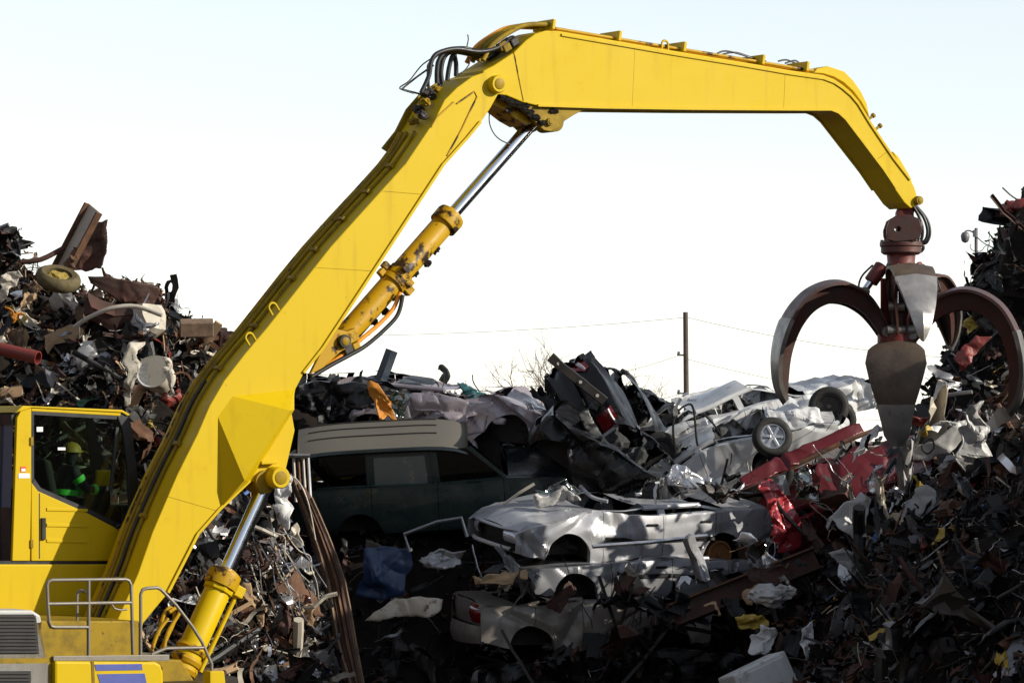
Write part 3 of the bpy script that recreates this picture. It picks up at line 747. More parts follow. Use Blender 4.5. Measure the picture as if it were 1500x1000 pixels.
# boom foot bracket, slew ring, undercarriage down to the ground
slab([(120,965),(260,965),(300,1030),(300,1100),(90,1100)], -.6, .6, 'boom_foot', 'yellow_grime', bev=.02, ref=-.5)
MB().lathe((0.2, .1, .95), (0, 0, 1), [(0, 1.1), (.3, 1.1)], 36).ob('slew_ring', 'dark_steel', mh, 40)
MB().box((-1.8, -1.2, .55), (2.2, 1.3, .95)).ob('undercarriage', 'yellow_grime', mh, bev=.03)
for sd in (-1.35, 1.45):
    for xx in (-1.5, 1.8):
        w = MB().lathe((xx, sd - .25, .55), (0, 1, 0), [(0, .3), (.02, .5), (.08, .56), (.42, .56), (.48, .5), (.5, .3)], 28).ob('wheel', 'tyre', mh, 40)
        MB().lathe((xx, sd - .26, .55), (0, 1, 0), [(0, .3), (.52, .3)], 20).ob('rim', 'yellow_grime', w, 40)

# ================================================================== the orange-peel grapple
def grapple():
    tip = PM(1338, 296, 0.0)
    base = Matrix.Translation(M0) @ Matrix.Rotation(MA, 4, 'Z')
    wp = base @ tip
    # hangs plumb a little left of the pin; local frame: x right, y away from the camera, z up, origin at the tine hinges
    k = (wp.y - CAM.y) / FPX
    org = W(1308, 486, wp.y)
    root = empty('orange_peel_grapple', org)
    tag(root, 'brown and red five-tine orange-peel grapple hanging open from the stick tip', 'grapple')
    def L(px, py, y=0.0): return Vector(((px - 1308) * k, y, (486 - py) * k))
    # hanger link
    A = [L(1320,292), L(1346,292), L(1338,312), L(1336,345), L(1313,345), L(1312,312)]
    MB().prism([a + Vector((0,-.1,0)) for a in A], [a + Vector((0,.1,0)) for a in A]).ob('hanger_link', 'grapple_red', root, bev=.015)
    # yoke: two cheeks with a bore
    ring = 14
    for y0 in (-.30, .20):
        out = [L(1301,322), L(1312,316), L(1340,316), L(1348,330), L(1348,352), L(1300,356), L(1295,340)]
        c = L(1312,337); hole = [c + Vector((math.cos(t) * .045, 0, math.sin(t) * .036)) for t in np.linspace(0, 2 * math.pi, ring, endpoint=False)]
        outl = []
        for t in np.linspace(0, 2 * math.pi, ring, endpoint=False):     # outline resampled by angle about the bore
            d = Vector((math.cos(t), 0, math.sin(t))); best = 9
            for i in range(len(out)):
                p, q = out[i] - c, out[(i + 1) % len(out)] - c; e = q - p
                den = d.x * e.z - d.z * e.x
                if abs(den) > 1e-9:
                    s = (p.x * e.z - p.z * e.x) / den; u = (p.x * d.z - p.z * d.x) / den
                    if s > 0 and -1e-6 <= u <= 1 + 1e-6: best = min(best, s)
            outl.append(c + d * best)
        V = [v + Vector((0, y0, 0)) for v in outl + hole] + [v + Vector((0, y0 + .10, 0)) for v in outl + hole]
        F = []
        for i in range(ring):
            j = (i + 1) % ring
            F += [(i, j, ring + j, ring + i), (2*ring + i, 3*ring + i, 3*ring + j, 2*ring + j), (i, 2*ring + i, 2*ring + j, j), (ring + i, ring + j, 3*ring + j, 3*ring + i)]
        MB().add(V, F).ob('yoke_plate', 'grapple_brown', root, bev=.008)
    MB().obox(L(1338,336,-.12), (.09,0,0), (0,.07,0), (.02,0,.10)).ob('valve_block', 'grapple_steel', root, bev=.015)
    MB().lathe(L(1320,373), (0,0,1), [(0,.24),(.03,.28),(.10,.28),(.12,.295),(.17,.295),(.19,.26)], 32).ob('rotator_ring', 'grapple_brown', root, 35)
    MB().lathe(L(1320,412), (0,0,1), [(0,.23),(.1,.19),(.22,.21),(.26,.19),(.37,.20)], 24).ob('rotator_motor', 'grapple_red', root, 35)
    for q in range(12):
        t = q * math.pi / 6; MB().lathe(L(1320,361) + Vector((math.cos(t) * .265, math.sin(t) * .265, .06)), (0,0,1), [(0,.022),(.03,.022),(.03,0)], 6).ob('bolt', 'grapple_steel', root)
    for q in range(4):
        t = q * math.pi / 2 + .5; MB().obox(L(1318,440) + Vector((math.cos(t) * .2, math.sin(t) * .2, 0)), Vector((math.cos(t), math.sin(t), 0)) * .11, Vector((-math.sin(t), math.cos(t), 0)) * .02, (0,0,.30)).ob('hub_gusset', 'grapple_red', root, bev=.01)
    # hub: upper crown for the rams, column, lower hinge crown
    MB().lathe(L(1318,500), (0,0,1), [(0,.16),(.05,.20),(.3,.17),(.75,.2),(.8,.26)], 20).ob('hub_column', 'grapple_brown', root, 35)
    MB().lathe(L(1314,522), (0,0,1), [(0,.15),(.06,.27),(.30,.27),(.36,.2)], 20).ob('lower_crown', 'grapple_red', root, 35)
    cx = L(1316,486).x
    # tine profile in (r, z) about the hinge: outer curve, inner curve, half width along it
    outer = [(-.02,.10),(.12,.36),(.28,.52),(.50,.62),(.74,.61),(.98,.50),(1.17,.29),(1.30,.02),(1.37,-.28),(1.36,-.56),(1.27,-.76)]
    inner = [(.04,-.10),(.16,.10),(.285,.25),(.465,.36),(.67,.385),(.86,.32),(1.01,.18),(1.125,-.015),(1.20,-.245),(1.235,-.50),(1.258,-.748)]
    hw =    [.15,.21,.28,.335,.37,.38,.365,.315,.24,.14,.02]
    PROF = (outer, inner, hw)
    def tine(az, opening, scale, nm='tine', hz=0.0, hr=0.20, ws=1.0, prof=None, k_tip=.62, skin='grapple_brown', tip='grapple_steel'):
        outer, inner, hw = prof or PROF
        ca, sa = math.cos(az), math.sin(az); co, so = math.cos(opening), math.sin(opening)
        rad = Vector((ca, sa, 0)); tan = Vector((-sa, ca, 0)); hinge = Vector((cx, 0, hz)) + rad * hr
        def P(r, z, w):
            r, z, w = r * scale, z * scale, w * scale * ws
            return hinge + rad * (r * co - z * so) + Vector((0, 0, 1)) * (r * so + z * co) + tan * w
        n = len(outer)
        # smooth resample
        f = np.linspace(0, n - 1, 40)
        O = spline([Vector((a, b, 0)) for a, b in outer], 4); I = spline([Vector((a, b, 0)) for a, b in inner], 4); Hh = [float(np.interp(t, range(n), hw)) for t in np.linspace(0, n - 1, len(O))]
        # outer skin (plate), two cheeks set inward, ridge along the middle
        m = MB(); V = []; Fc = []
        for o_, i_, w_ in zip(O, I, Hh):
            th = 0.035; d = (i_ - o_); dl = max(d.length, 1e-4); e = d / dl * min(th, dl * .5)
            V += [P(o_.x, o_.y, -w_), P(o_.x - d.x / dl * .05 * min(1, w_ * 4), o_.y - d.y / dl * .05 * min(1, w_ * 4), 0), P(o_.x, o_.y, w_), P(o_.x + e.x, o_.y + e.y, w_), P(o_.x + e.x, o_.y + e.y, -w_)]
        for s in range(len(O) - 1):
            for q in range(5): Fc.append((s*5 + q, s*5 + (q+1) % 5, (s+1)*5 + (q+1) % 5, (s+1)*5 + q))
        Fc += [(4,3,2,1,0), tuple((len(O)-1)*5 + q for q in range(5))]
        t = m.add(V, Fc).ob(nm, skin, root, 30)
        for sd in (-1, 1):
            m = MB(); V = []; Fc = []
            for o_, i_, w_ in zip(O, I, Hh):
                wi = w_ * .80 - .004; wo = w_ * .80 - .05 * min(1, w_ * 5)
                V += [P(o_.x, o_.y, sd * wi), P(i_.x, i_.y, sd * wi * .72), P(i_.x, i_.y, sd * wo * .66), P(o_.x, o_.y, sd * wo)]
            for s in range(len(O) - 1):
                for q in range(4): Fc.append((s*4 + q, s*4 + (q+1) % 4, (s+1)*4 + (q+1) % 4, (s+1)*4 + q))
            Fc += [(3,2,1,0), tuple((len(O)-1)*4 + q for q in range(4))]
            m.add(V, Fc).ob('tine_cheek', 'grapple_brown', t, 30)
        # worn tip overlay
        m = MB(); V = []; Fc = []; k0 = int(len(O) * k_tip)
        for o_, i_, w_ in list(zip(O, I, Hh))[k0:]:
            d = (o_ - i_); dl = max(d.length, 1e-4); e = d / dl * .012; w2 = w_ + .012
            V += [P(o_.x + e.x, o_.y + e.y, -w2), P(o_.x + e.x * 5.2, o_.y + e.y * 5.2, 0), P(o_.x + e.x, o_.y + e.y, w2), P(o_.x - e.x * 3.5, o_.y - e.y * 3.5, w2), P(o_.x - e.x * 3.5, o_.y - e.y * 3.5, -w2)]
        nn = len(V) // 5
        for s in range(nn - 1):
            for q in range(5): Fc.append((s*5 + q, s*5 + (q+1) % 5, (s+1)*5 + (q+1) % 5, (s+1)*5 + q))
        Fc += [(4,3,2,1,0), tuple((nn-1)*5 + q for q in range(5))]
        m.add(V, Fc).ob('wear_tip', tip, t, 30)
        MB().lathe(hinge - tan * .2, tan, [(0,.07),(.4,.07)], 16).ob('hinge_pin', 'grapple_steel', t, 40)
        # ram from the upper crown to the tine's back
        a = Vector((cx, 0, 0)) + rad * .22 + Vector((0,0,.92)); b = P(.22, .50, 0)
        ax = (b - a).normalized(); ln = (b - a).length
        r_ = MB().lathe(a, ax, [(0,.07),(.02,.1),(ln * .62,.1),(ln * .64,.085)], 18).ob('ram', 'grapple_red', root, 40)
        MB().lathe(a + ax * ln * .62, ax, [(0,.05),(ln * .4,.05)], 14).ob('ram_rod', 'chrome', r_, 40)
        MB().lathe(b - tan * .11, tan, [(0,.065),(.22,.065)], 14).ob('ram_pin', 'grapple_steel', r_, 40)
        MB().tube(spline([a + rad * .12 - tan * .08, a + ax * ln * .4 + rad * .16 - tan * .1, a + ax * ln * .8 + rad * .10 - tan * .1, a + ax * ln * .85 + rad * .02 - tan * .06], 5), .014, 6).ob('ram_hose', 'rubber_hose', r_, 60)
    D = math.radians
    tine(D(188), D(-4), 1.13)
    tine(D(-8), D(-9), 1.14, hz=-.04)
    tine(D(-84), D(24), 0.98, hz=.02, ws=.8, skin='grapple_worn', tip='tine_tip')
    tine(D(57), D(22), 0.95, ws=.9)
    # the fifth hangs nearly closed, its broad back to the camera
    po = [(-.02,.02),(.10,-.02),(.24,-.08),(.36,-.18),(.43,-.38),(.45,-.62),(.44,-.86),(.40,-1.08),(.33,-1.30),(.24,-1.50),(.14,-1.66)]
    pi = [(-.02,-.08),(.06,-.14),(.14,-.20),(.20,-.30),(.24,-.44),(.27,-.64),(.28,-.86),(.27,-1.06),(.23,-1.28),(.18,-1.48),(.125,-1.655)]
    ph = [.16,.20,.31,.42,.455,.40,.335,.265,.215,.18,.08]
    tine(D(-100), D(0), .88, hz=-.10, hr=.05, prof=(po, pi, ph), k_tip=.66, skin='grapple_worn', tip='tine_tip', ws=1.05)
    # hoses from the stick tip down to the rotator
    for i, pts in enumerate([[(1334,300),(1344,316),(1350,335),(1348,352),(1338,358)], [(1338,300),(1352,318),(1358,338),(1354,353),(1340,357)], [(1342,302),(1358,322),(1362,342),(1356,356),(1346,352)], [(1330,300),(1338,318),(1343,330),(1341,346)], [(1350,352),(1354,362),(1349,368),(1341,364)]]):
        MB().tube(spline([L(x, y, -.12 + .06 * i) for x, y in pts], 6), .022, 8).ob('grapple_hose', 'rubber_hose', root, 60)
grapple()

# ================================================================== cars
def grid_faces(nu, nv, flip=False):
    F = []
    for i in range(nu - 1):
        for j in range(nv - 1):
            q = (i * nv + j, (i + 1) * nv + j, (i + 1) * nv + j + 1, i * nv + j + 1)
            F.append(q[::-1] if flip else q)
    return F

def wheel_parts(parent, c, ax, r, w, rim_mat, spokes=True, bare=False):
    c = Vector(c); ax = Vector(ax).normalized()
    t = None
    if not bare:
        t = MB().lathe(c - ax * w / 2, ax, [(0.01, r * .66), (0, r * .80), (.015, r * .93), (.05, r), (w - .05, r), (w - .015, r * .93), (w, r * .80), (w - .01, r * .66), (w * .5, r * .62), (.01, r * .66)], 30).ob('wheel', 'tyre', parent, 40)
    rp = t if t else parent
    hub = MB().lathe(c - ax * w * .3, ax, [(0, r * .64), (.01, r * .66), (w * .62, r * .66), (w * .66, r * .63), (w * .66, r * .57), (w * .45, r * .55), (w * .42, r * .12), (w * .62, r * .11), (w * .64, 0)], 30).ob('rim' if t else 'brake_hub', rim_mat, rp, 40)
    if spokes:
        a = ax.orthogonal().normalized(); b = ax.cross(a)
        for k in range(6):
            th = k * math.pi / 3 + .2; d = a * math.cos(th) + b * math.sin(th); e = ax.cross(d)
            MB().obox(c + ax * w * .24 + d * r * .35, d * r * .26, e * r * .075, ax * .018).ob('spoke', rim_mat, hub, bev=.006)
    return t

def car(name, label, paint, loc, fwd, up, seed, L=4.3, Wd=1.68, belt=.92, nose=.64, cowl=.94, tailz=.93, roofz=1.38, squash=.25, roof=True, suv=False,
        sill=.24, xf=None, xr=None, ar=.335, crush=1.0, wheels=(), rim='alloy', doors=(.78, -.22, -1.12), hood=True, trunk=True, lights=True, glazing=False, roof_mat=None, moulding='black_plastic',
        fascia_mat=None, drop=(), tail=None, spokes=True, bare=False, door_mat=None, bend=0.06, belt_strip=True):
    fwd = Vector(fwd).normalized(); up = Vector(up); up = (up - fwd * up.dot(fwd)).normalized(); left = up.cross(fwd)
    rot = Matrix((fwd, left, up)).transposed()
    root = empty(name, loc, rot); tag(root, label, 'car', 'wrecked cars in the centre stack')
    xn, xt = L / 2, -L / 2
    xf = L * .31 if xf is None else xf; xr = -L * .29 if xr is None else xr
    xc = doors[0] + .05                                     # cowl
    xb = (doors[2] - .25) if not suv else xt + .05          # back of cabin
    def ztop(x): return np.interp(x, [xt, xt + .12, xb, doors[1], xc, xn - .25, xn], [tailz - .12, tailz, tailz + .02, belt, cowl, nose + .08, nose - .06])
    def zbot(x):
        z = np.interp(x, [xt, xt + .3, xr, xf, xn - .3, xn], [.38, .30, sill, sill, .30, .36])
        for xw in (xf, xr):
            d = np.abs(x - xw); z = np.where(d < ar, np.maximum(z, .30 + np.sqrt(np.maximum(ar * ar - d * d, 0))), z)
        return np.minimum(z, ztop(x) - .05)
    def hw(x): return Wd / 2 * (1 - .16 * np.abs(x / (L / 2)) ** 5)
    def yy(x, z): return hw(x) * (1 - .09 * np.clip((z - .55) / .45, 0, 1) ** 2 - .05 * np.clip((.5 - z) / .3, 0, 1) ** 2)
    # one shared damage field, so neighbouring panels stay joined
    rs = np.random.RandomState(seed)
    nf = int(26 * crush)
    FO = []
    for k in range(nf):
        c = np.array([rs.uniform(xt, xn), rs.uniform(-Wd / 2, Wd / 2), rs.uniform(.3, 1.0)])
        if rs.rand() < .6: c[1] = Wd / 2 * rs.uniform(.8, 1.05)
        a = rs.normal(size=3); a[1] *= .5; a /= np.linalg.norm(a)
        d = np.array([rs.normal() * .25, -1 if c[1] > 0 else 1, rs.normal() * .5]); d /= np.linalg.norm(d)
        FO.append((c, a, d, rs.uniform(.05, .17), rs.uniform(.22, .6), crush * rs.uniform(.02, .075) * (1 if rs.rand() < .7 else -.7)))
    for k in range(int(24 * crush)):          # fine creases
        c = np.array([rs.uniform(xt, xn), Wd / 2 * rs.choice([1, 1, 1, -1]) * rs.uniform(.75, 1.0), rs.uniform(.3, 1.0)])
        if rs.rand() < .35: c[1] = rs.uniform(-.7, .7); c[2] = .9
        a = rs.normal(size=3); a[1] *= .4; a /= np.linalg.norm(a)
        d = np.array([rs.normal() * .3, -np.sign(c[1]), rs.normal() * .6]); d /= np.linalg.norm(d)
        FO.append((c, a, d, rs.uniform(.035, .10), rs.uniform(.12, .34), crush * rs.uniform(.012, .04) * (1 if rs.rand() < .6 else -1)))
    def damage(V):
        V = np.array(V, float).copy(); P = V.copy()
        hi = P[:, 2] > belt
        V[hi, 2] = belt + (P[hi, 2] - belt) * squash
        for c, a, d, wd, rc, am in FO:
            s = np.abs((P - c) @ a) / wd; g = np.exp(-((P - c) ** 2).sum(1) / (2 * rc * rc))
            V += d * (am * np.clip(1 - s, 0, 1) * g)[:, None]
        n1 = vnoise(P, 1.1, seed); n2 = vnoise(P, 1.1, seed + 9); n3 = vnoise(P, 4.5, seed + 5)
        V[:, 2] += bend * crush * n1; V[:, 1] += .5 * bend * crush * n2 + .004 * crush * n3; V[:, 0] += .15 * bend * crush * n3
        return V
    def part(nm, V, F, mt_, par=root, sm=17, lab=None):
        o = mesh_obj(nm, damage(V), F, mt_, par, sm)
        if lab: o['label'] = lab
        return o
    st = .03
    def side_panel(s, x0, x1, nm, mt_=paint, par=root):
        n = max(4, int((x1 - x0) / st)); xs = np.linspace(x0 + .004, x1 - .004, n); V = []
        rows = np.linspace(0, 1, 19)
        for x in xs:
            zb, zt = float(zbot(x)), float(ztop(x))
            V.append((x, s * (yy(x, zb) - .07), zb + .01))
            for t in rows:
                z = zb + (zt - zb) * t; V.append((x, s * yy(x, z), z))
            V.append((x, s * (yy(x, zt) - .09), zt + .012))
        return part(nm, V, grid_faces(n, 21, s > 0), mt_, par)
    for s in (1, -1):
        side_panel(s, doors[0], xn, 'front_fender')
        for (x0, x1) in ((doors[1], doors[0]), (doors[2], doors[1])):
            if s == 1 and ('rear_door' in drop) and x0 == doors[2]: continue
            d_ = side_panel(s, x0, x1, 'door', door_mat or paint)
            zc = float(ztop((x0 + x1) / 2))
            if s == 1:
                hp = np.array([(x0 + .10, s * (yy(x0 + .1, zc - .14) + .012), zc - .14), (x0 + .28, s * (yy(x0 + .28, zc - .14) + .012), zc - .14)])
                m = MB().tube([Vector(p) for p in damage(hp)], .018, 6); m.ob('handle', moulding, d_, 40)
                if moulding:
                    n = 24; V = []
                    for x in np.linspace(x0 + .02, x1 - .02, n):
                        z = .56; V += [(x, yy(x, z) + .004, z - .03), (x, yy(x, z) + .022, z - .02), (x, yy(x, z) + .022, z + .02), (x, yy(x, z) + .004, z + .03)]
                    part('side_moulding', V, grid_faces(n, 4, True), moulding, d_)
        side_panel(s, xt, doors[2], 'rear_quarter')
    # bonnet, boot, front and rear ends
    def lid(x0, x1, nm, mt_=paint, lift=.015):
        nx, ny = max(5, int(abs(x1 - x0) / .04)), 36; V = []
        for x in np.linspace(x0, x1, nx):
            for t in np.linspace(-1, 1, ny):
                y = t * (yy(x, float(ztop(x))) - .07); V.append((x, y, float(ztop(x)) + lift + .05 * (1 - t * t)))
        return part(nm, V, grid_faces(nx, ny), mt_)
    if hood: lid(xc + .02, xn - .02, 'bonnet')
    if trunk and not suv: lid(xt + .02, xb, 'boot_lid')
    def fascia(x, sgn, z0, z1, nm, mt_, bul=.10, y0=-1, y1=1, off=0.0):
        ny, nz = 30, 7; V = []
        for t in np.linspace(y0, y1, ny):
            for q in np.linspace(0, 1, nz):
                z = z0 + (z1 - z0) * q; V.append((x + sgn * (off + bul * (1 - t * t) + .03 * math.sin(q * math.pi)) - sgn * .16 * abs(t) ** 6, t * yy(x - sgn * .1, z), z))
        return part(nm, V, grid_faces(ny, nz, sgn > 0), mt_)
    fm = fascia_mat or paint
    if 'front' not in drop and 'open_front' not in drop:
        fascia(xn, 1, .28, .50, 'front_bumper', fm, .12)
        g = fascia(xn - .05, 1, .50, nose - .02, 'grille', 'black_plastic', .08, -.55, .55)
        if lights:
            for a_, b_ in ((.56, .97), (-.97, -.56)): fascia(xn - .03, 1, .50, nose, 'headlight', 'headlamp', .08, a_, b_)
    elif 'open_front' in drop:
        fascia(xn - .16, 1, .30, nose + .02, 'radiator', 'underbody', .04, -.9, .9)
        for a_, b_ in ((.50, .95), (-.95, -.50)): fascia(xn - .05, 1, .47, nose - .03, 'headlight', 'headlamp', .06, a_, b_)
        fascia(xn - .04, 1, .34, .41, 'bumper_bar', 'pale_film', .10, -.75, .75)
        fascia(xn - .03, 1, nose - .03, nose + .03, 'bonnet_lip', paint, .08, -.95, .95)
    else:
        V = damage([(xn - .25, -.5, .42), (xn - .18, 0, .44), (xn - .25, .5, .42)])
        MB().tube([Vector(v) for v in V], .06, 8).ob('bumper_bar', 'dark_steel', root, 40)
    fascia(xt, -1, .34, .60, 'rear_bumper', fm, .12)
    fascia(xt + .03, -1, .60, tailz - .02, 'tail_panel', paint, .07)
    if lights or tail:
        for a_, b_ in ((.55, .98), (-.98, -.55)):
            tl = fascia(xt + .02, -1, .64, tailz - .08, 'taillight', 'tail_red', .07, a_, b_, .015)
            fascia(xt + .02, -1, tailz - .16, tailz - .12, 'reversing_lens', 'tail_clear', .07, a_ + .03, b_ - .03, .022)
    # floor pan, engine, seats: dark mass inside
    V = []; nx, ny = 40, 9
    for x in np.linspace(xt + .1, xn - .15, nx):
        for t in np.linspace(-1, 1, ny):
            zf = max(float(zbot(x)) if abs(t) > .7 else sill, sill) + .03
            V.append((x, t * (hw(x) - .10), min(zf, .66)))
    part('floor_pan', V, grid_faces(nx, ny), 'underbody')
    clump((xf * .95, 0, .50), (.50, .55, .22), 'engine', 'underbody', root, seed)
    if not glazing:
        for xs_ in (doors[1] + .25, doors[2] + .3):
            for sy in (-.38, .38):
                clump((xs_, sy, .62), (.20, .25, .26), 'car_seat', 'seat', root, seed + int(xs_ * 10) + int(sy * 10))
    part('dashboard', [(xc - .05, y, z) for y in np.linspace(-.7, .7, 8) for z in (.6, .75, .9)] , grid_faces(8, 3), 'black_plastic')
    # cabin
    inset = .14 if not suv else .12
    def roofpt(x, t):
        if suv:
            s = (x - (xc - .55 + xt + .14) / 2) / ((xc - .55 - xt - .14) / 2)
            return (x, t * (Wd / 2 - .09 - inset) * (1 - .05 * s ** 4), roofz - .12 * t ** 4 - .03 * t * t - .07 * s ** 4 - (.05 * max(0, s) ** 6))
        return (x, t * (Wd / 2 - .09 - inset), roofz - .035 * t * t - .03 * max(0, (abs(x - (xc - .9 + xb) / 2) / 1.4)) ** 2)
    ra, rb = (xc - .80, xb + .45) if not suv else (xc - .55, xt + .14)
    if roof:
        nx, ny = 34, 24; V = []
        for x in np.linspace(ra, rb, nx):
            for t in np.linspace(-1, 1, ny): V.append(roofpt(x, t))
        part('roof', V, grid_faces(nx, ny, True), roof_mat or paint)
        if suv:
            for t in (-.5, .0, .5):
                P = damage([Vector(roofpt(x, t)) + Vector((0, 0, .012)) for x in np.linspace(ra - .45, rb + .15, 12)])
                MB().tube([Vector(p) for p in P], .009, 6).ob('roof_rib', 'underbody', root, 60)
    def pillar(x0, x1, s, w0, w1, n=10):
        """from belt (x0) to roof (x1)"""
        V = []
        for q in np.linspace(0, 1, n):
            xx = x0 + (x1 - x0) * q; z = float(ztop(x0)) - .02 + (roofz - (.15 if suv else .06) - float(ztop(x0)) + .02) * q
            y0 = yy(x0, float(ztop(x0))) - .03; y = s * (y0 + ((Wd / 2 - .09 - inset) - y0) * q ** 1.3); w = w0 + (w1 - w0) * q
            V += [(xx - w, y, z), (xx + w, y, z), (xx + w, y - s * .05, z), (xx - w, y - s * .05, z)]
        F = []
        for i in range(n - 1):
            for k in range(4): F.append((i*4+k, i*4+(k+1) % 4, (i+1)*4+(k+1) % 4, (i+1)*4+k))
        part('pillar', V, F, paint, sm=35)
    posts = [(xc, ra, .03, .04), (doors[1], doors[1] - .05, .05, .05)] + ([(doors[2], doors[2], .06, .06), (xt + .16, rb, .09, .10)] if suv else [(doors[2] - .2, rb, .09, .09)])
    for s in (1, -1):
        for x0, x1, w0, w1 in posts: pillar(x0, x1, s, w0, w1)
        if roof:
            P = damage([Vector(roofpt(x, s)) for x in np.linspace(ra, rb, 14)]); MB().tube([Vector(p) for p in P], .04, 8).ob('roof_rail', paint, root, 40)
        if glazing:
            for i in range(len(posts) - 1):
                if glazing == 'some' and s == 1 and i == 0: continue
                (xa, xa2, _, _), (xd, xd2, _, _) = posts[i], posts[i + 1]; n = 8; V = []
                for q in np.linspace(0, 1, n):
                    za = float(ztop((xa + xd) / 2)); z = za - .02 + (roofz - (.15 if suv else .07) - za) * q; y0 = yy(xa, za) - .05; y = s * (y0 + ((Wd / 2 - .11 - inset) - y0) * q ** 1.3)
                    for f in np.linspace(0, 1, 8): V.append((xa + (xa2 - xa) * q + ((xd + (xd2 - xd) * q) - (xa + (xa2 - xa) * q)) * f, y, z))
                part('window', V, grid_faces(n, 8), 'pale_reflection_glass' if i == 1 else 'dark_glass')
    if glazing:
        V = []
        for q in np.linspace(0, 1, 8):
            for t in np.linspace(-1, 1, 12): V.append((xc + (ra - xc) * q, t * (Wd / 2 - .14 - inset * q), float(ztop(xc)) + (roofz - .05 - float(ztop(xc))) * q))
        part('windscreen', V, grid_faces(8, 12), 'dark_glass')
        if suv:
            V = []
            for q in np.linspace(0, 1, 8):
                for t in np.linspace(-1, 1, 12): V.append((xt + .03 + .1 * q, t * (Wd / 2 - .14 - inset * q), belt - .05 + (roofz - belt) * q))
            part('rear_window', V, grid_faces(8, 12), 'dark_glass')
    for wc in wheels:
        wx, s = (xf if wc[0] == 'f' else xr), (1 if wc[1] == 'l' else -1)
        wp = damage([(wx, s * (Wd / 2 - .12), .32)])[0]
        wheel_parts(root, wp, (.08 * rs.normal(), s, .08 * rs.normal()), .31, .20, rim, spokes, bare)
    for s in (1, -1):                     # liners that close the arches
        for xw in (xf, xr):
            V = []
            for t in np.linspace(0, math.pi, 14):
                for q in (.02, .3): V.append((xw + math.cos(t) * (ar + .02), s * (Wd / 2 - q - .03), .30 + math.sin(t) * (ar + .01)))
            part('wheel_liner', V, grid_faces(14, 2), 'underbody')
            MB().box((xw - .34, s * (Wd / 2 - .36) - .02, .28), (xw + .34, s * (Wd / 2 - .36) + .02, .66)).ob('inner_wing', 'underbody', root)
    return root

def dirv(deg, pitch=0.0):
    return Vector((math.cos(R(deg)) * math.cos(R(pitch)), math.sin(R(deg)) * math.cos(R(pitch)), math.sin(R(pitch))))

# --- front stack: three flattened cars
car('wrecked_car', 'silver crushed sedan with open wheel arches and roof gone, top of front stack', 'car_silver', W(905, 828, 10.0), dirv(180 + 30), (0.10, -0.12, 1), 11,
    L=4.35, squash=.16, roof=True, crush=1.0, drop=('open_front',), wheels=('rl', ), rim='hub_rust', spokes=False, bare=True, nose=.66)
car('wrecked_car', 'silver sedan greyed for shade, flattened under the top silver sedan, orange side marker', 'car_silver_shaded', W(925, 893, 9.9), dirv(180 + 26), (0.03, -.05, 1), 23,
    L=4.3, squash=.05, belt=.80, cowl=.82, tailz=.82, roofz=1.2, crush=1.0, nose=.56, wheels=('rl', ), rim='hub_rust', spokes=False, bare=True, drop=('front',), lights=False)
car('wrecked_car', 'dirty hatchback greyed for shade at the bottom of the front stack, red taillight', 'car_cream_shaded', W(850, 966, 9.6), dirv(18), (-0.02, -.05, 1), 31,
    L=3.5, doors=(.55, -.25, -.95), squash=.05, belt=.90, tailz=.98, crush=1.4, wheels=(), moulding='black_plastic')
car('wrecked_car', 'dark crushed car on the ground beneath the grey hatchback', 'car_black', W(900, 1042, 9.6), dirv(190), (0, -.03, 1), 37, L=4.3, squash=.05, crush=1.9)
# --- green off-roader
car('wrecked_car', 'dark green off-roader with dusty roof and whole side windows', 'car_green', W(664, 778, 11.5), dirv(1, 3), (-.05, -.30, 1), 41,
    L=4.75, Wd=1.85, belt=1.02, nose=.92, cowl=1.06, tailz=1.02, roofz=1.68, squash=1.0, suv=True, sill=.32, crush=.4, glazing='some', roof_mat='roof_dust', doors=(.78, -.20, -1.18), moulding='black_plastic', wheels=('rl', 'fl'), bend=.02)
# --- wrecks on top of it
car('wrecked_car', 'stripped dark car with bare engine bay lying behind the off-roader roof', 'car_black', W(478, 642, 13.0), dirv(172, 3), (.05, -.10, 1), 53,
    L=3.3, doors=(.5, -.2, -.9), squash=.2, crush=1.6, drop=('front',), hood=False, wheels=('fl', ), rim='hub_rust', spokes=False, roof=False)
car('wrecked_car', 'mauve silver crumpled car on the wreck row behind the off-roader', 'car_mauve', W(655, 662, 12.7), dirv(-12, -5), (.1, -.10, 1), 59,
    L=3.5, squash=.25, crush=2.4, wheels=('fl', ), rim='black_plastic', spokes=False, trunk=False)
# --- black car stood on its side, tail to the camera
car('wrecked_car', 'black sedan tipped on its side, red taillights turned to the sky', 'car_black', W(884, 672, 13.6), Vector((.42, .86, -.28)), Vector((.80, -.22, .50)), 61,
    L=4.1, Wd=1.78, belt=1.0, tailz=1.02, cowl=1.0, squash=.3, crush=2.3, wheels=('rl', 'rr'), rim='black_plastic', spokes=False, tail=True)
car('wrecked_car', 'flattened black car end wedged under the tipped black sedan', 'car_black', W(876, 728, 11.2), Vector((.72, -.10, -.50)), Vector((.48, -.35, .80)), 63,
    L=2.5, doors=(.4, -.1, -.6), squash=.1, crush=2.0, wheels=(), lights=False, xf=.8, xr=-.85)
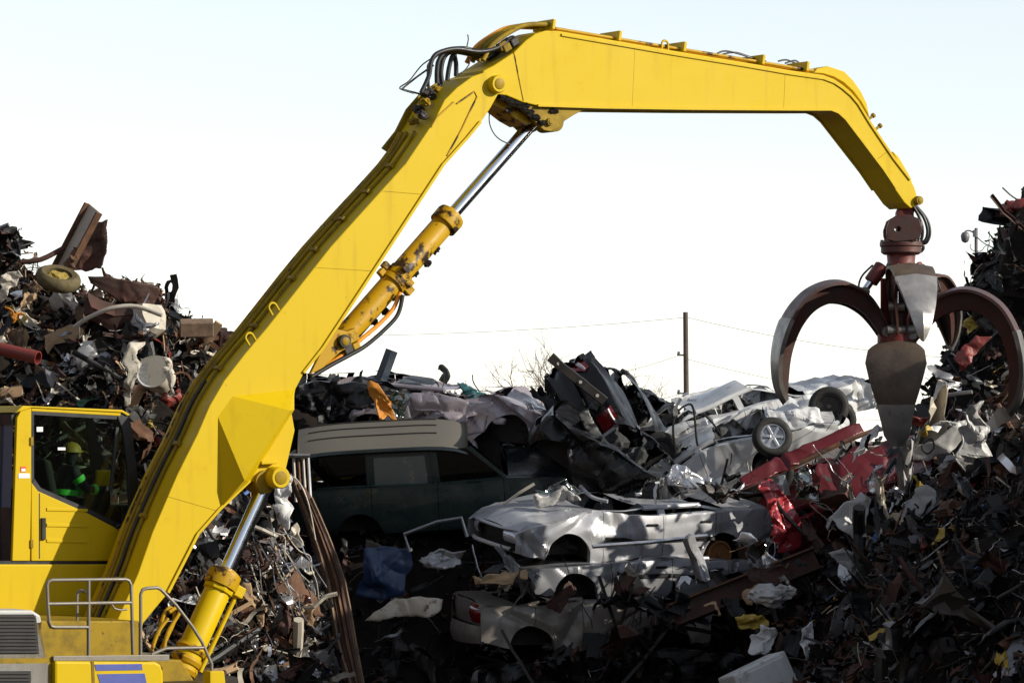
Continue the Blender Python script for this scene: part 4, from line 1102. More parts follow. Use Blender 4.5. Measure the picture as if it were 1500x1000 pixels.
# --- white ones on the right
car('wrecked_car', 'white crushed sedan pitched nose up behind the grapple, black wheel wells', 'car_white', W(1105, 668, 14.0), dirv(12, 17), (-.30, -.22, 1), 67,
    L=4.1, squash=.45, crush=2.5, wheels=('rr', 'fr', 'rl', 'fl'), rim='black_plastic', spokes=False, xf=1.22, xr=-1.35)
car('wrecked_car', 'white crumpled hatchback with silver alloy wheel lying against white sedan', 'car_white', W(1075, 716, 12.4), dirv(-8, 20), (-.36, -.30, 1), 71,
    L=3.7, squash=.15, belt=.82, cowl=.8, tailz=.7, nose=.6, crush=2.6, wheels=('fr', ), rim='alloy', xf=.72)
car('wrecked_car', 'maroon crushed car tilted below the white cars with torn open side', 'car_maroon', W(1225, 782, 12.0), dirv(2, 22), (-.38, -.45, 1), 79,
    L=4.0, squash=.2, belt=.8, crush=1.6, wheels=(), moulding='black_plastic', drop=('rear_door',), roof=True)

# ================================================================== scrap heaps
def hump(xs, zs, yc, slope, back=1.0, plateau=0.0, amp=.35, seed=1):
    xs = np.array(xs, float); zs = np.array(zs, float)
    def h(X, Y):
        c = np.interp(X, xs, zs)
        z = c - slope * np.maximum(0, (yc - plateau) - Y) - back * np.maximum(0, Y - yc)
        P = np.stack([X, Y, np.zeros_like(X)], -1).reshape(-1, 3)
        n = (vnoise(P, 1.0, seed) * amp + vnoise(P, 2.7, seed + 3) * amp * .5).reshape(np.shape(X))
        return z + n
    return h
HEAPS = {
  'left':   dict(h=hump([-13,-8,-7.0,-6.4,-5.7,-4.9,-4.4,-3.7,-2.9,-2.3], [7.4,6.9,6.75,6.8,6.9,6.45,5.9,4.6,2.6,0], 13.0, 1.25, amp=.45, seed=3), x=(-10.5,-2.2), y=(7.0,14.5)),
  'boom':   dict(h=hump([-6.2,-5,-4.1,-3.5,-3.0,-2.6,-2.25], [2.9,3.3,3.45,3.2,2.5,1.3,.0], 7.4, .85, amp=.38, seed=9), x=(-6.2,-2.2), y=(3.6,8.6)),
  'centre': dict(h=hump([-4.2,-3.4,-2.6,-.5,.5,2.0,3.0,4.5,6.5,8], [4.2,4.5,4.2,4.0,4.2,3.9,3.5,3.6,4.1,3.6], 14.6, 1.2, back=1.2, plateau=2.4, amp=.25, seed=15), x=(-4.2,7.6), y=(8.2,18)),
}
XR = [3.2,3.8,4.4,5.0,5.6,6.2,6.8,7.5,8.5,10,13]
def h_right(X, Y):
    # a long ridge off to the right; its inner slope falls towards the stack of cars
    sh = 3.0 * np.clip((3.0 - Y) / 9.0, 0, 1)
    low = np.interp(X, XR, [0,.6,1.4,2.3,2.9,3.4,3.8,4.1,4.4,4.5,4])
    near = np.interp(X - sh, XR, [0,.5,1.2,2.0,2.7,3.3,3.8,5.0,6.5,7.0,6])
    far = np.interp(X, [3.2,5,5.8,6.4,6.9,7.35,7.75,8.2,9,11], [0,2.4,3.5,4.2,5.0,6.2,7.3,7.7,7.6,6.5])
    a = np.clip((6.0 - Y) / 1.5, 0, 1); b = np.clip((Y - 12.9) / .8, 0, 1)
    z = low * (1 - a) * (1 - b) + near * a + far * b
    z = z - 1.3 * np.maximum(0, Y - 15.6) - 1.0 * np.maximum(0, -5.5 - Y)
    P = np.stack([X, Y, np.zeros_like(X)], -1).reshape(-1, 3)
    n = (vnoise(P, .9, 21) * .36 + vnoise(P, 2.4, 24) * .24).reshape(np.shape(X))
    return z + n
HEAPS['right'] = dict(h=h_right, x=(2.8, 12), y=(-7.5, 17.5))

def heap_core(key):
    H = HEAPS[key]; st = .14
    xs = np.arange(H['x'][0], H['x'][1], st); ys = np.arange(H['y'][0], H['y'][1], st)
    X, Y = np.meshgrid(xs, ys, indexing='ij'); Z = np.maximum(H['h'](X, Y), -.15)
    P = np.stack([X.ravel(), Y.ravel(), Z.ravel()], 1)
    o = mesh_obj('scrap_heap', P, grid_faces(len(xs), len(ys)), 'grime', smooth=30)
    tag(o, {'left': 'dark compacted core of the scrap heap behind the cab', 'boom': 'dark compacted core of the low heap under the boom',
            'centre': 'dark compacted rubble beneath the wrecked cars', 'right': 'dark compacted core of the tall heap right of the grapple'}[key], 'scrap heap', 'scrap heaps', 'stuff')
for key in HEAPS: heap_core(key)

# --- templates for loose scrap -----------------------------------------------
def t_sheet(seed, n=12, asp=1.0):
    rs = np.random.RandomState(seed); u = np.linspace(-.5, .5, n)
    U, Vv = np.meshgrid(u, u * asp, indexing='ij'); P = np.stack([U.ravel(), Vv.ravel(), np.zeros(n * n)], 1)
    k = rs.uniform(-2.2, 2.2); a = rs.uniform(0, math.pi); d = P[:, 0] * math.cos(a) + P[:, 1] * math.sin(a)
    P[:, 2] += .5 * k * d * d
    # torn outline
    edge = (np.abs(P[:, 0]) > .49) | (np.abs(P[:, 1]) > .49 * asp)
    P[edge, :2] *= (1 - .42 * rs.rand(edge.sum()))[:, None]
    P = folds(P, seed, 12, .26, .22, .5); P = folds(P, seed + 1, 18, .09, .10, .3)
    return P, grid_faces(n, n)
def t_strip(seed):
    rs = np.random.RandomState(seed); n = 14; V = []; p = np.zeros(3); th = rs.uniform(0, 6); ph = rs.uniform(-.5, .5); w = rs.uniform(.03, .07)
    for i in range(n):
        d = np.array([math.cos(th) * math.cos(ph), math.sin(th) * math.cos(ph), math.sin(ph)]); s = np.array([-math.sin(th), math.cos(th), 0]); 
        tw = rs.uniform(-.3, .3); s = s * math.cos(tw + i * .1) + np.cross(d, s) * math.sin(tw + i * .1)
        V += [p - s * w, p + s * w]; p = p + d / (n - 1); th += rs.normal() * .28; ph += rs.normal() * .22
    V = np.array(V); V -= V.mean(0); return V, grid_faces(n, 2)
def t_tube(seed, r, n=6, seg=9, wob=.08, cap=True):
    rs = np.random.RandomState(seed); p = np.zeros(3); th = 0.0; ph = 0.0; P = []
    for i in range(seg):
        P.append(Vector(p)); p = p + np.array([math.cos(th) * math.cos(ph), math.sin(th) * math.cos(ph), math.sin(ph)]) / (seg - 1)
        th += rs.normal() * wob; ph += rs.normal() * wob
        if rs.rand() < wob * .6: th += rs.choice([-1, 1]) * .7
    c = sum(P, Vector()) / seg; m = MB().tube([q - c for q in P], r, n, cap)
    return np.array([tuple(v) for v in m.V]), m.F
def t_angle(seed):
    rs = np.random.RandomState(seed); n = 7; w = rs.uniform(.035, .06); V = []
    b = rs.uniform(-.25, .25)
    for i in range(n):
        x = i / (n - 1) - .5; y = b * x * x; z = rs.normal() * .008
        V += [(x, y + w, z), (x, y, z), (x, y, z + w), (x, y + .008, z + w), (x, y + .008, z + .008), (x, y + w, z + .008)]
    F = []
    for i in range(n - 1):
        for k in range(6): F.append((i*6+k, (i+1)*6+k, (i+1)*6+(k+1) % 6, i*6+(k+1) % 6))
    F += [(0,1,2,3,4,5), tuple((n-1)*6+k for k in range(5, -1, -1))]
    return np.array(V), F
def t_box(seed):
    rs = np.random.RandomState(seed); n = 5; V = []; F = []
    sz = np.array([.5, rs.uniform(.25, .45), rs.uniform(.12, .35)])
    u = np.linspace(-1, 1, n)
    for ax in range(3):
        for sg in (-1, 1):
            if ax == 2 and sg == 1 and rs.rand() < .5: continue
            b0 = len(V)
            for a in u:
                for b in u:
                    p = [0, 0, 0]; p[ax] = sg; p[(ax + 1) % 3] = a; p[(ax + 2) % 3] = b; V.append(np.array(p) * sz)
            F += [[q + b0 for q in f] for f in grid_faces(n, n, sg < 0)]
    V = folds(np.array(V), seed, 12, .22, .25, .4); return V, F
def t_plank(seed):
    rs = np.random.RandomState(seed); m = MB().box((-.5, -.06, -.02), (.5, .06, .02)); V = np.array([tuple(v) for v in m.V]); V += rs.normal(size=V.shape) * .006; return V, m.F
def t_wire(seed):
    rs = np.random.RandomState(seed); n = 34; th = rs.uniform(0, 6); ph = 0; p = np.zeros(3); P = []; k = rs.choice([.22, .35, .55])
    for i in range(n):
        P.append(Vector(p)); p = p + np.array([math.cos(th) * math.cos(ph), math.sin(th) * math.cos(ph), math.sin(ph)]) * .05; th += rs.normal() * k + .12; ph = ph * .8 + rs.normal() * k * .7
    c = sum(P, Vector()) / n; m = MB().tube([q - c for q in P], .0085, 3, False); return np.array([tuple(v) for v in m.V]), m.F
TPL = {
  'crumpled_sheet': [t_sheet(i) for i in range(100, 122)], 'torn_sheet': [t_sheet(i, 11, .5) for i in range(130, 146)], 'metal_strip': [t_strip(i) for i in range(150, 168)],
  'bent_pipe': [t_tube(i, .028 + .012 * (i % 3), 8, 9, .07) for i in range(170, 182)], 'angle_bar': [t_angle(i) for i in range(190, 202)], 'crushed_box': [t_box(i) for i in range(210, 224)],
  'broken_plank': [t_plank(i) for i in range(230, 236)], 'wire_coil': [t_wire(i) for i in range(240, 258)], 'thin_rod': [t_tube(i, .011, 4, 8, .12, False) for i in range(260, 272)],
}
KSIZE = {'crumpled_sheet': (.22,.75), 'torn_sheet': (.30,.95), 'metal_strip': (.5,1.3), 'bent_pipe': (.5,1.4), 'angle_bar': (.4,1.3), 'crushed_box': (.2,.6), 'broken_plank': (.4,1.0), 'wire_coil': (.5,1.3), 'thin_rod': (.5,1.5)}
KW = {'crumpled_sheet': .22, 'torn_sheet': .15, 'metal_strip': .17, 'bent_pipe': .06, 'angle_bar': .08, 'crushed_box': .11, 'broken_plank': .03, 'wire_coil': .10, 'thin_rod': .09}
PAL = {
  'left':  {'black_plastic': .26, 'dark_steel': .19, 'rust': .14, 'rust_dark': .12, 'grey_steel': .09, 'cream': .10, 'white_paint': .012, 'bright_steel': .03, 'tan_board': .06, 'scrap_yellow': .006, 'scrap_red': .008, 'scrap_orange': .008, 'scrap_green': .008, 'wood': .03},
  'boom':  {'black_plastic': .26, 'dark_steel': .22, 'rust': .08, 'rust_dark': .12, 'grey_steel': .12, 'cream': .08, 'white_paint': .02, 'bright_steel': .06, 'tan_board': .03, 'scrap_yellow': .006, 'scrap_red': .005, 'scrap_blue': .008},
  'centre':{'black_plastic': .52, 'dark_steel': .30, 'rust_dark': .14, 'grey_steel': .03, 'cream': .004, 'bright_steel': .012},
  'right': {'black_plastic': .48, 'dark_steel': .28, 'rust_dark': .16, 'rust': .03, 'grey_steel': .03, 'pale_film': .008, 'white_paint': .003, 'cream': .003, 'bright_steel': .008, 'scrap_red': .006, 'scrap_blue': .008, 'scrap_yellow': .006},  # mostly black mix puts the right heap's shade into its colours
}
MNAME = {'black_plastic': 'black', 'dark_steel': 'dark grey', 'rust': 'rust brown', 'rust_dark': 'dark rusty', 'grey_steel': 'dull grey', 'cream': 'cream', 'white_paint': 'white', 'bright_steel': 'shiny bare', 'tan_board': 'tan',
         'scrap_yellow': 'yellow', 'scrap_red': 'red', 'scrap_orange': 'orange', 'scrap_green': 'green', 'wood': 'weathered brown', 'scrap_blue': 'blue', 'pale_film': 'pale grey'}
KNAME = {'crumpled_sheet': 'crumpled sheet', 'torn_sheet': 'torn metal sheet', 'metal_strip': 'twisted metal strip', 'bent_pipe': 'bent pipe', 'angle_bar': 'angle bar', 'crushed_box': 'crushed casing',
         'broken_plank': 'broken plank', 'wire_coil': 'tangled wire', 'thin_rod': 'thin bent rod'}
TMESH = {}
def tmesh(kind, i, mt_):
    k = (kind, i, mt_)
    if k not in TMESH:
        V, F = TPL[kind][i]; me = bpy.data.meshes.new(kind); me.from_pydata([tuple(v) for v in V], [], [tuple(f) for f in F]); me.materials.append(M[mt_])
        me.polygons.foreach_set('use_smooth', [True] * len(me.polygons)); me.update(); me.set_sharp_from_angle(angle=R(26)); TMESH[k] = me
    return TMESH[k]

def rot_to(normal, rs, flat=.55):
    """random turn; sheets lie loosely on the slope, bars stick anyhow"""
    q = Vector(normal) * flat + Vector(rs.normal(size=3)) * (1 - flat); q.normalize()
    z = q; x = Vector(rs.normal(size=3)); x = (x - z * x.dot(z)).normalized(); y = z.cross(x)
    return Matrix((x, y, z)).transposed()

def visible(key, n, seed):
    """points on the heap's camera-facing surface inside the frame"""
    H = HEAPS[key]; rs = np.random.RandomState(seed); out = []
    while len(out) < n:
        X = rs.uniform(*H['x'], 4000); Y = rs.uniform(*H['y'], 4000); e = .12
        Z = H['h'](X, Y); dx = (H['h'](X + e, Y) - Z) / e; dy = (H['h'](X, Y + e) - Z) / e
        N = np.stack([-dx, -dy, np.ones_like(dx)], 1); ar = np.linalg.norm(N, axis=1); N /= ar[:, None]
        k = FPX / (Y - CAM.y); px = 750 + X * k; py = HOR - (Z - CAM.z) * k
        view = np.stack([-X, CAM.y - Y, CAM.z - Z], 1); view /= np.linalg.norm(view, axis=1)[:, None]
        face = (N * view).sum(1)
        ok = (px > -60) & (px < 1560) & (py < 1040) & (Z > .05) & (face > -.05) & (rs.rand(4000) < ar / 3.2)
        for i in np.where(ok)[0]: out.append((Vector((X[i], Y[i], Z[i])), Vector(N[i]), px[i], py[i]))
    return out[:n]

KW2 = {'crumpled_sheet': .20, 'torn_sheet': .10, 'metal_strip': .26, 'bent_pipe': .03, 'angle_bar': .05, 'crushed_box': .06, 'broken_plank': .01, 'wire_coil': .16, 'thin_rod': .13}
def scatter(key, n, seed, smin, smax, lift=.05, kw=None, flat=.5):
    rs = np.random.RandomState(seed); pal = PAL[key]; kw = kw or KW; kinds = list(kw); pw = np.array([kw[k] for k in kinds]); pw /= pw.sum()
    mk = list(pal); mw = np.array([pal[k] for k in mk]); mw /= mw.sum(); res = []
    for p, nrm, px, py in visible(key, n, seed):
        kd = kinds[rs.choice(len(kinds), p=pw)]; mt_ = mk[rs.choice(len(mk), p=mw)]
        if kd == 'broken_plank': mt_ = rs.choice(['wood', 'tan_board', 'cream'])
        if kd in ('wire_coil', 'thin_rod') and rs.rand() < .5: mt_ = rs.choice(['grey_steel', 'cream', 'rust', 'black_plastic'])
        i = rs.randint(len(TPL[kd])); a, b = KSIZE[kd]; s = (a + (b - a) * rs.rand() ** 1.6) * (smin + (smax - smin) * rs.rand())
        m = Matrix.Translation(p + nrm * (lift + rs.uniform(-.05, .12))) @ rot_to(nrm, rs, flat).to_4x4()
        m = m @ Matrix.Diagonal((s * rs.uniform(.8, 1.7), s * rs.uniform(.45, 1.0), s * rs.uniform(.7, 1.3), 1)) if kd in ('crumpled_sheet', 'torn_sheet', 'crushed_box') else m @ Matrix.Scale(s, 4)
        res.append((kd, i, mt_, m, px, py, s))
    return res

def stuff(key, n, seed, name, label):
    res = scatter(key, n, seed, .30, .80, kw=KW2); mats = []; mi = []; Vs = []; Fs = []; off = 0
    for kd, i, mt_, m, px, py, s in res:
        V, F = TPL[kd][i]; A = np.array(m)
        Vs.append(np.asarray(V) @ A[:3, :3].T + A[:3, 3]); Fs += [[q + off for q in f] for f in F]; off += len(V)
        if mt_ not in mats: mats.append(mt_)
        mi += [mats.index(mt_)] * len(F)
    o = mesh_obj(name, np.concatenate(Vs), Fs, mats, smooth=26, mi=mi)
    tag(o, label, 'scrap', None, 'stuff')
stuff('left', 3400, 301, 'small_scrap', 'countless small scrap bits filling the heap behind the cab')
stuff('boom', 2000, 302, 'small_scrap', 'countless small scrap bits filling the heap under the boom')
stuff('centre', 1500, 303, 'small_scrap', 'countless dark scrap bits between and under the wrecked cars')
stuff('right', 3600, 304, 'small_scrap', 'countless small scrap bits filling the heap right of the grapple')

NTH = ['first', 'second', 'third', 'fourth', 'fifth', 'sixth', 'seventh', 'eighth', 'ninth', 'tenth', 'eleventh', 'twelfth', 'thirteenth', 'fourteenth', 'fifteenth']
PIECES = []
def place_words(key, px, py):
    if key == 'left':
        v = 'near the crest of' if py < 440 else ('halfway up' if py < 530 else 'low on'); return v + ' the left heap'
    if key == 'boom':
        return ('at the top of' if py < 790 else 'midway down' if py < 890 else 'at the foot of') + ' the boom heap'
    if key == 'centre':
        return ('under the off-roader' if px < 690 else 'beneath the car stack' if py > 760 else 'among the rear wrecks')
    v = 'high on' if py < 540 else ('midway down' if py < 720 else 'at the foot of' if py > 860 else 'low on'); return v + ' the right heap'
def singles(key, n, seed, smin=.75, smax=1.35, lift=.10):
    for kd, i, mt_, m, px, py, s in scatter(key, n, seed, smin, smax, lift, flat=.45):
        if not (-20 < px < 1520 and py < 1015): continue
        o = bpy.data.objects.new(kd, tmesh(kd, i, mt_)); COL.objects.link(o); o.matrix_world = m
        size = 'long' if s > .9 and kd not in ('crumpled_sheet', 'crushed_box') else 'large' if s > .62 else 'small' if s < .38 else 'medium'
        tag(o, None, KNAME[kd].split()[-1], {'left': 'loose scrap on the heap behind the cab', 'boom': 'loose scrap on the heap under the boom', 'centre': 'loose scrap around the wrecked cars', 'right': 'loose scrap on the heap right of the grapple'}[key])
        PIECES.append([o, f'{size} {MNAME[mt_]} {KNAME[kd]} {place_words(key, px, py)}', px])
singles('left', 250, 401)
singles('boom', 180, 402, .6, 1.1)
singles('centre', 130, 403)
singles('right', 230, 404)
singles('right', 45, 405, 1.4, 2.0, .12)
singles('left', 35, 406, 1.3, 1.8, .1)

# ================================================================== scrap one can point at
def put(o, px, py, Y, x=(1, 0, 0), z=(0, -.5, 1)):
    x = Vector(x).normalized(); z = Vector(z); z = (z - x * z.dot(x)).normalized(); y = z.cross(x)
    o.matrix_world = Matrix.Translation(W(px, py, Y)) @ Matrix((x, y, z)).transposed().to_4x4()
    return o

def plate(name, label, cat, outline, Y, mt_, seed, thick=.02, n=22, fold=(16, .06, .11, .3), bow=0.0, slant=(0, 0), group=None, smooth=28):
    """sheet with a traced outline (photo pixels), standing at depth Y, slanted in depth by slant=(dY/dx, dY/dz), with folds and thickness"""
    P = [W(x, y, Y) for x, y in outline]; c = sum(P, Vector()) / len(P)
    import bmesh
    bm = bmesh.new(); vs_ = [bm.verts.new((p.x - c.x, 0, p.z - c.z)) for p in P]; f = bm.faces.new(vs_)
    bmesh.ops.triangulate(bm, faces=[f])
    size = max(max(p.x for p in P) - min(p.x for p in P), max(p.z for p in P) - min(p.z for p in P))
    for k in range(6):
        long = [e for e in bm.edges if e.calc_length() > size / n]
        if not long: break
        bmesh.ops.subdivide_edges(bm, edges=long, cuts=1)
        bmesh.ops.triangulate(bm, faces=bm.faces[:])
    V = np.array([v.co for v in bm.verts]); F = [[v.index for v in q.verts] for q in bm.faces]; bm.free()
    Q = V.copy(); V[:, 1] += slant[0] * Q[:, 0] + slant[1] * Q[:, 2] + bow * (Q[:, 0] ** 2 + Q[:, 2] ** 2)
    V = folds(V, seed, *fold); V = folds(V, seed + 500, 24, .022, .045, .15)
    o = mesh_obj(name, V, F, mt_, smooth=smooth); o.location = c
    s = o.modifiers.new('solid', 'SOLIDIFY'); s.thickness = thick; s.offset = 0
    return tag(o, label, cat, group)

def bar(name, label, cat, pts, r, mt_, n=10, sp=4, group=None, box=None):
    P = [W(*p) for p in pts]; c = P[0].copy(); P = [p - c for p in P]
    if sp: P = spline(P, sp)
    o = MB().tube(P, r, n).ob(name, mt_, None, 50 if n > 4 else 20); o.location = c
    return tag(o, label, cat, group)

# ---- left heap
def crest_beam():
    a, b = W(92, 398, 12.2), W(140, 306, 12.0); d = (b - a); L_ = d.length; d.normalize(); e = Vector((0.72, -.6, .2)); e = (e - d * e.dot(d)).normalized(); f_ = d.cross(e)
    root = empty('rusty_channel', a); tag(root, 'rusty steel channel sticking up from the crest of the left heap', 'beam')
    m = MB().obox(d * L_ / 2, d * L_ / 2, e * .17, f_ * .018); V = np.array([tuple(v) for v in m.V])
    m.ob('web', 'cream', root, bev=.006)
    for s in (-1, 1): MB().obox(d * L_ / 2 + e * .17 * s - f_ * .045, d * L_ / 2, e * .016, f_ * .06).ob('flange', 'rust', root, bev=.005)
crest_beam()
plate('rusty_sheet', 'tall torn brown steel sheet behind the upright rusty channel', 'sheet', [(118,345),(140,326),(162,321),(158,344),(150,358),(152,372),(158,373),(150,396),(128,402),(110,398),(112,376)], 12.6, 'rust_dark', 5, slant=(-.3, .15))
plate('rusty_sheet', 'orange rusty plate at the base of the upright channel', 'sheet', [(88,400),(106,370),(112,376),(108,396),(102,402)], 12.0, 'rust', 6)
plate('rusty_sheet', 'dark red curved steel sheet draped over the right of the left heap crest', 'sheet', [(130,404),(165,404),(195,412),(230,420),(233,424),(228,440),(222,450),(200,444),(180,440),(160,428),(134,414)], 11.9, 'rust_dark', 7, bow=.4, slant=(.2, -.3), fold=(6, .05, .2, .4))
def old_tyre():
    root = empty('old_tyre', W(85, 409, 11.7), (lambda z, x: Matrix((x, z.cross(x), z)).transposed())(Vector((.22, -.5, .84)).normalized(), Vector((.84, 0, -.22)).normalized()))
    tag(root, 'dusty worn tyre stuffed with yellow foam, below the upright channel', 'tyre')
    MB().lathe((0, 0, -.11), (.0, .1, 1), [(.02, .20), (0, .27), (.03, .32), (.09, .345), (.14, .345), (.19, .32), (.22, .27), (.20, .20), (.11, .215), (.02, .20)], 36).ob('casing', 'dusty_tyre', root, 40)
    clump((0, 0, .0), (.20, .20, .07), 'foam', 'insulation', root, 9)
old_tyre()
def open_pipe():
    a, b = W(-30, 504, 10.6), W(56, 524, 10.2); ax = (b - a).normalized(); ln = (b - a).length; root = empty('rusty_pipe', a); tag(root, 'thick red-brown open pipe at the left edge of the left heap', 'pipe')
    MB().lathe((0, 0, 0), ax, [(0, .095), (ln, .10), (ln, .085), (ln - .5, .084)], 20).ob('pipe_wall', 'scrap_red', root, 40)
open_pipe()
bar('bent_tube', 'pale bent tube curving across the left heap', 'tube', [(109, 479, 10.9), (130, 465, 10.8), (165, 451, 10.7), (200, 449, 10.7), (238, 462, 10.6)], .035, 'cream', 10)
bar('rusty_pipe', 'thin dark pipe leaning left from the upright channel', 'pipe', [(30, 384, 12.0), (60, 380, 12.0), (92, 364, 12.1)], .04, 'rust_dark', 8)
bar('old_beam', 'grey bar poking out at the top left corner of the left heap', 'bar', [(-15, 340, 12.5), (13, 329, 12.4)], .035, 'grey_steel', 4, 0)
def timber():
    o = MB().box((-.25, -.14, -.11), (.25, .14, .11)).ob('timber_block', 'wood', bev=.015); V = o.data.vertices
    put(o, 288, 480, 11.2, (1, .1, .02), (0, -.3, 1)); tag(o, 'weathered timber block sticking out of the left heap near the boom', 'timber')
timber()
def drum():
    c = W(221, 546, 10.2); root = empty('crushed_drum', c); tag(root, 'crushed drum with a round white end low on the left heap', 'drum')
    V = []; n = 28; ax = Vector((-.15, -1, .15)).normalized(); a = ax.orthogonal().normalized(); b = ax.cross(a)
    m = MB().lathe(-ax * .45, ax, [(0, .24), (.15, .23), (.3, .245), (.45, .24)], n); m.V = [Vector(v) for v in folds([tuple(v) for v in m.V], 4, 10, .07, .15, .3)]; m.ob('shell', 'cream', root, 30)
    m = MB().lathe(Vector((0, 0, 0)), ax, [(.0, .225), (.012, .21), (.0, .19), (.0, .0)], n); m.ob('drum_end', 'white_paint', root, 40)
drum()
plate('crumpled_sheetmetal', 'curled cream panel strip beside the round drum end', 'panel', [(193,506),(212,500),(200,520),(197,560),(190,590),(182,596),(186,560),(187,525)], 10.0, 'cream', 12, bow=.5, fold=(8, .08, .15, .3))
plate('crumpled_sheetmetal', 'shiny curled panel right of the round drum end', 'panel', [(236,528),(246,538),(258,548),(254,562),(242,570),(240,556),(244,545)], 10.0, 'cream', 13, bow=.6)
plate('crumpled_sheetmetal', 'grey flat panel halfway up the left heap', 'panel', [(198,460),(226,462),(238,470),(222,482),(198,474)], 10.8, 'grey_steel', 14)
plate('crumpled_sheetmetal', 'pale folded sheet at the left edge below the crest', 'panel', [(0,398),(26,396),(32,404),(14,412),(10,432),(0,440)], 11.5, 'cream', 15)
plate('crumpled_sheetmetal', 'orange torn scrap at the left edge of the left heap', 'panel', [(0,444),(12,448),(28,456),(20,462),(4,458)], 11.0, 'scrap_orange', 16)

# ---- heap under the boom
plate('crumpled_sheetmetal', 'bluish white folded panel right of the lift pin', 'panel', [(396,712),(404,706),(422,700),(428,716),(430,770),(424,782),(410,776),(404,740)], 6.4, 'white_paint', 21, bow=.2)
plate('crumpled_sheetmetal', 'bright torn corner panel below the bluish folded panel', 'panel', [(422,782),(432,764),(442,786),(446,798),(436,802),(424,790)], 6.3, 'cream', 22)
plate('crumpled_sheetmetal', 'tan torn board beside the near lift cylinder', 'board', [(348,856),(356,850),(366,852),(370,864),(384,882),(386,898),(380,920),(378,940),(374,930),(376,900),(362,880),(350,868)], 5.2, 'tan_board', 23)
plate('crumpled_sheetmetal', 'dark brown square panel low on the heap under the boom', 'panel', [(384,886),(412,884),(424,900),(424,930),(400,944),(386,936)], 5.4, 'rust_dark', 24)
plate('crumpled_sheetmetal', 'long white ribbed panel at the foot of the heap under the boom', 'panel', [(364,922),(376,922),(384,950),(406,986),(400,996),(384,984),(372,956)], 5.0, 'white_paint', 25, fold=(14, .05, .06, .3))
plate('crumpled_sheetmetal', 'tan bracket plate at the right of the heap under the boom', 'panel', [(436,880),(462,886),(458,908),(438,898)], 5.6, 'tan_board', 26)
bar('bent_tube', 'pale bent strip pointing right from the heap under the boom', 'tube', [(446, 890, 5.5), (460, 888, 5.4), (476, 874, 5.4), (494, 869, 5.4)], .03, 'cream', 4)
plate('crumpled_sheetmetal', 'silver crumpled strip left of the near chrome rod', 'panel', [(300,786),(312,788),(330,806),(334,818),(322,814),(308,800)], 6.0, 'bright_steel', 27, fold=(12, .06, .08, .3))
bar('bent_tube', 'cream flat bar right of the near chrome rod', 'bar', [(364, 768, 5.9), (385, 776, 5.8), (406, 786, 5.8)], .03, 'cream', 4, 0)
rs = np.random.RandomState(88)
for k in range(16):
    x0, y0 = rs.uniform(366, 420), rs.uniform(770, 860); pts = [(x0, y0, 5.6)]
    for j in range(6): pts.append((pts[-1][0] + rs.uniform(0, 16), pts[-1][1] + rs.uniform(6, 26), 5.6 + rs.uniform(-.3, .2)))
    bar('steel_cable', f'{"light" if k % 2 else "dull"} loose cable running down the heap under the boom, {NTH[min(k, 14)] if k < 15 else "last"} of its tangle', 'cable', pts, .009, ['cream', 'grey_steel', 'bright_steel'][k % 3], 5, 4, 'tangled cables on the heap under the boom')
# leaning brown rails in front of the off-roader
for k in range(6):
    o = k * 7
    bar('leaning_girder', ['outermost brown rail of the bundle leaning before the off-roader', 'second brown rail of the bundle leaning before the off-roader', 'third brown rail of the bundle leaning before the off-roader', 'fourth brown rail of the bundle leaning before the off-roader', 'fifth brown rail of the bundle leaning before the off-roader', 'innermost brown rail of the bundle leaning before the off-roader'][5 - k],
        'rail', [(424 + o * .9, 694 + k * 7, 7.0), (450 + o * .8, 765 + k * 3, 7.1), (474 + o * .7 + (k * 37 % 9), 850, 7.1), (500 + o * .6 - (k * 53 % 11), 940, 6.9), (512 + o * .6, 1010, 6.6)], [.03, .045, .035, .05, .04, .03][k], ['rust_dark', 'wood', 'rust_dark', 'rust', 'rust_dark', 'wood'][k], 4, 2, 'leaning rail bundle')
bar('bent_tube', 'thin pale rod bowed along the leaning rail bundle', 'rod', [(420, 694, 6.9), (438, 706, 6.8), (452, 738, 6.8), (462, 790, 6.9)], .012, 'cream', 6)
bar('steel_angle', 'grey crossbar over the upright stakes at the off-roader rear', 'bar', [(402, 667, 7.6), (454, 667, 7.6)], .03, 'grey_steel', 4, 0)
for k, x in enumerate((430, 437, 444, 451)):
    bar('steel_stake', ['leftmost', 'second', 'third', 'rightmost'][k] + ' upright stake under the grey crossbar', 'stake', [(x, 666, 7.65), (x + 2, 700, 7.65), (x + 4, 735, 7.6)], .022, ['cream', 'rust', 'cream', 'grey_steel'][k], 4, 0, 'upright stakes')

# ---- around the cars
plate('bent_bodywork', 'dark blue bent panel standing in the shade under the off-roader', 'panel', [(520,872),(534,820),(562,800),(600,806),(606,830),(594,872),(560,884)], 8.3, 'navy', 31, bow=.3, fold=(14, .09, .12, .35))
plate('bent_bodywork', 'grimy pale bumper skin lying left of the grey hatchback', 'panel', [(540,912),(580,886),(618,872),(650,876),(640,890),(600,898),(560,912)], 7.6, 'cream', 32, bow=.2)
plate('bent_bodywork', 'grey torn panel below the off-roader sill', 'panel', [(612,818),(650,802),(686,804),(680,824),(650,836),(622,830)], 8.0, 'grey_steel', 33, bow=.3, fold=(8, .08, .12, .3))
bar('car_frame', 'bent grey door frame in the shade under the off-roader', 'frame', [(600, 808, 8.2), (592, 782, 8.2), (640, 764, 8.2), (676, 758, 8.2), (684, 786, 8.2)], .025, 'grey_steel', 4, 0)
bar('side_strip', 'pale trim strip along the sill of the top silver sedan', 'strip', [(868, 800, 8.3), (950, 794, 8.5), (1036, 784, 8.9)], .03, 'bright_steel', 4, 0)
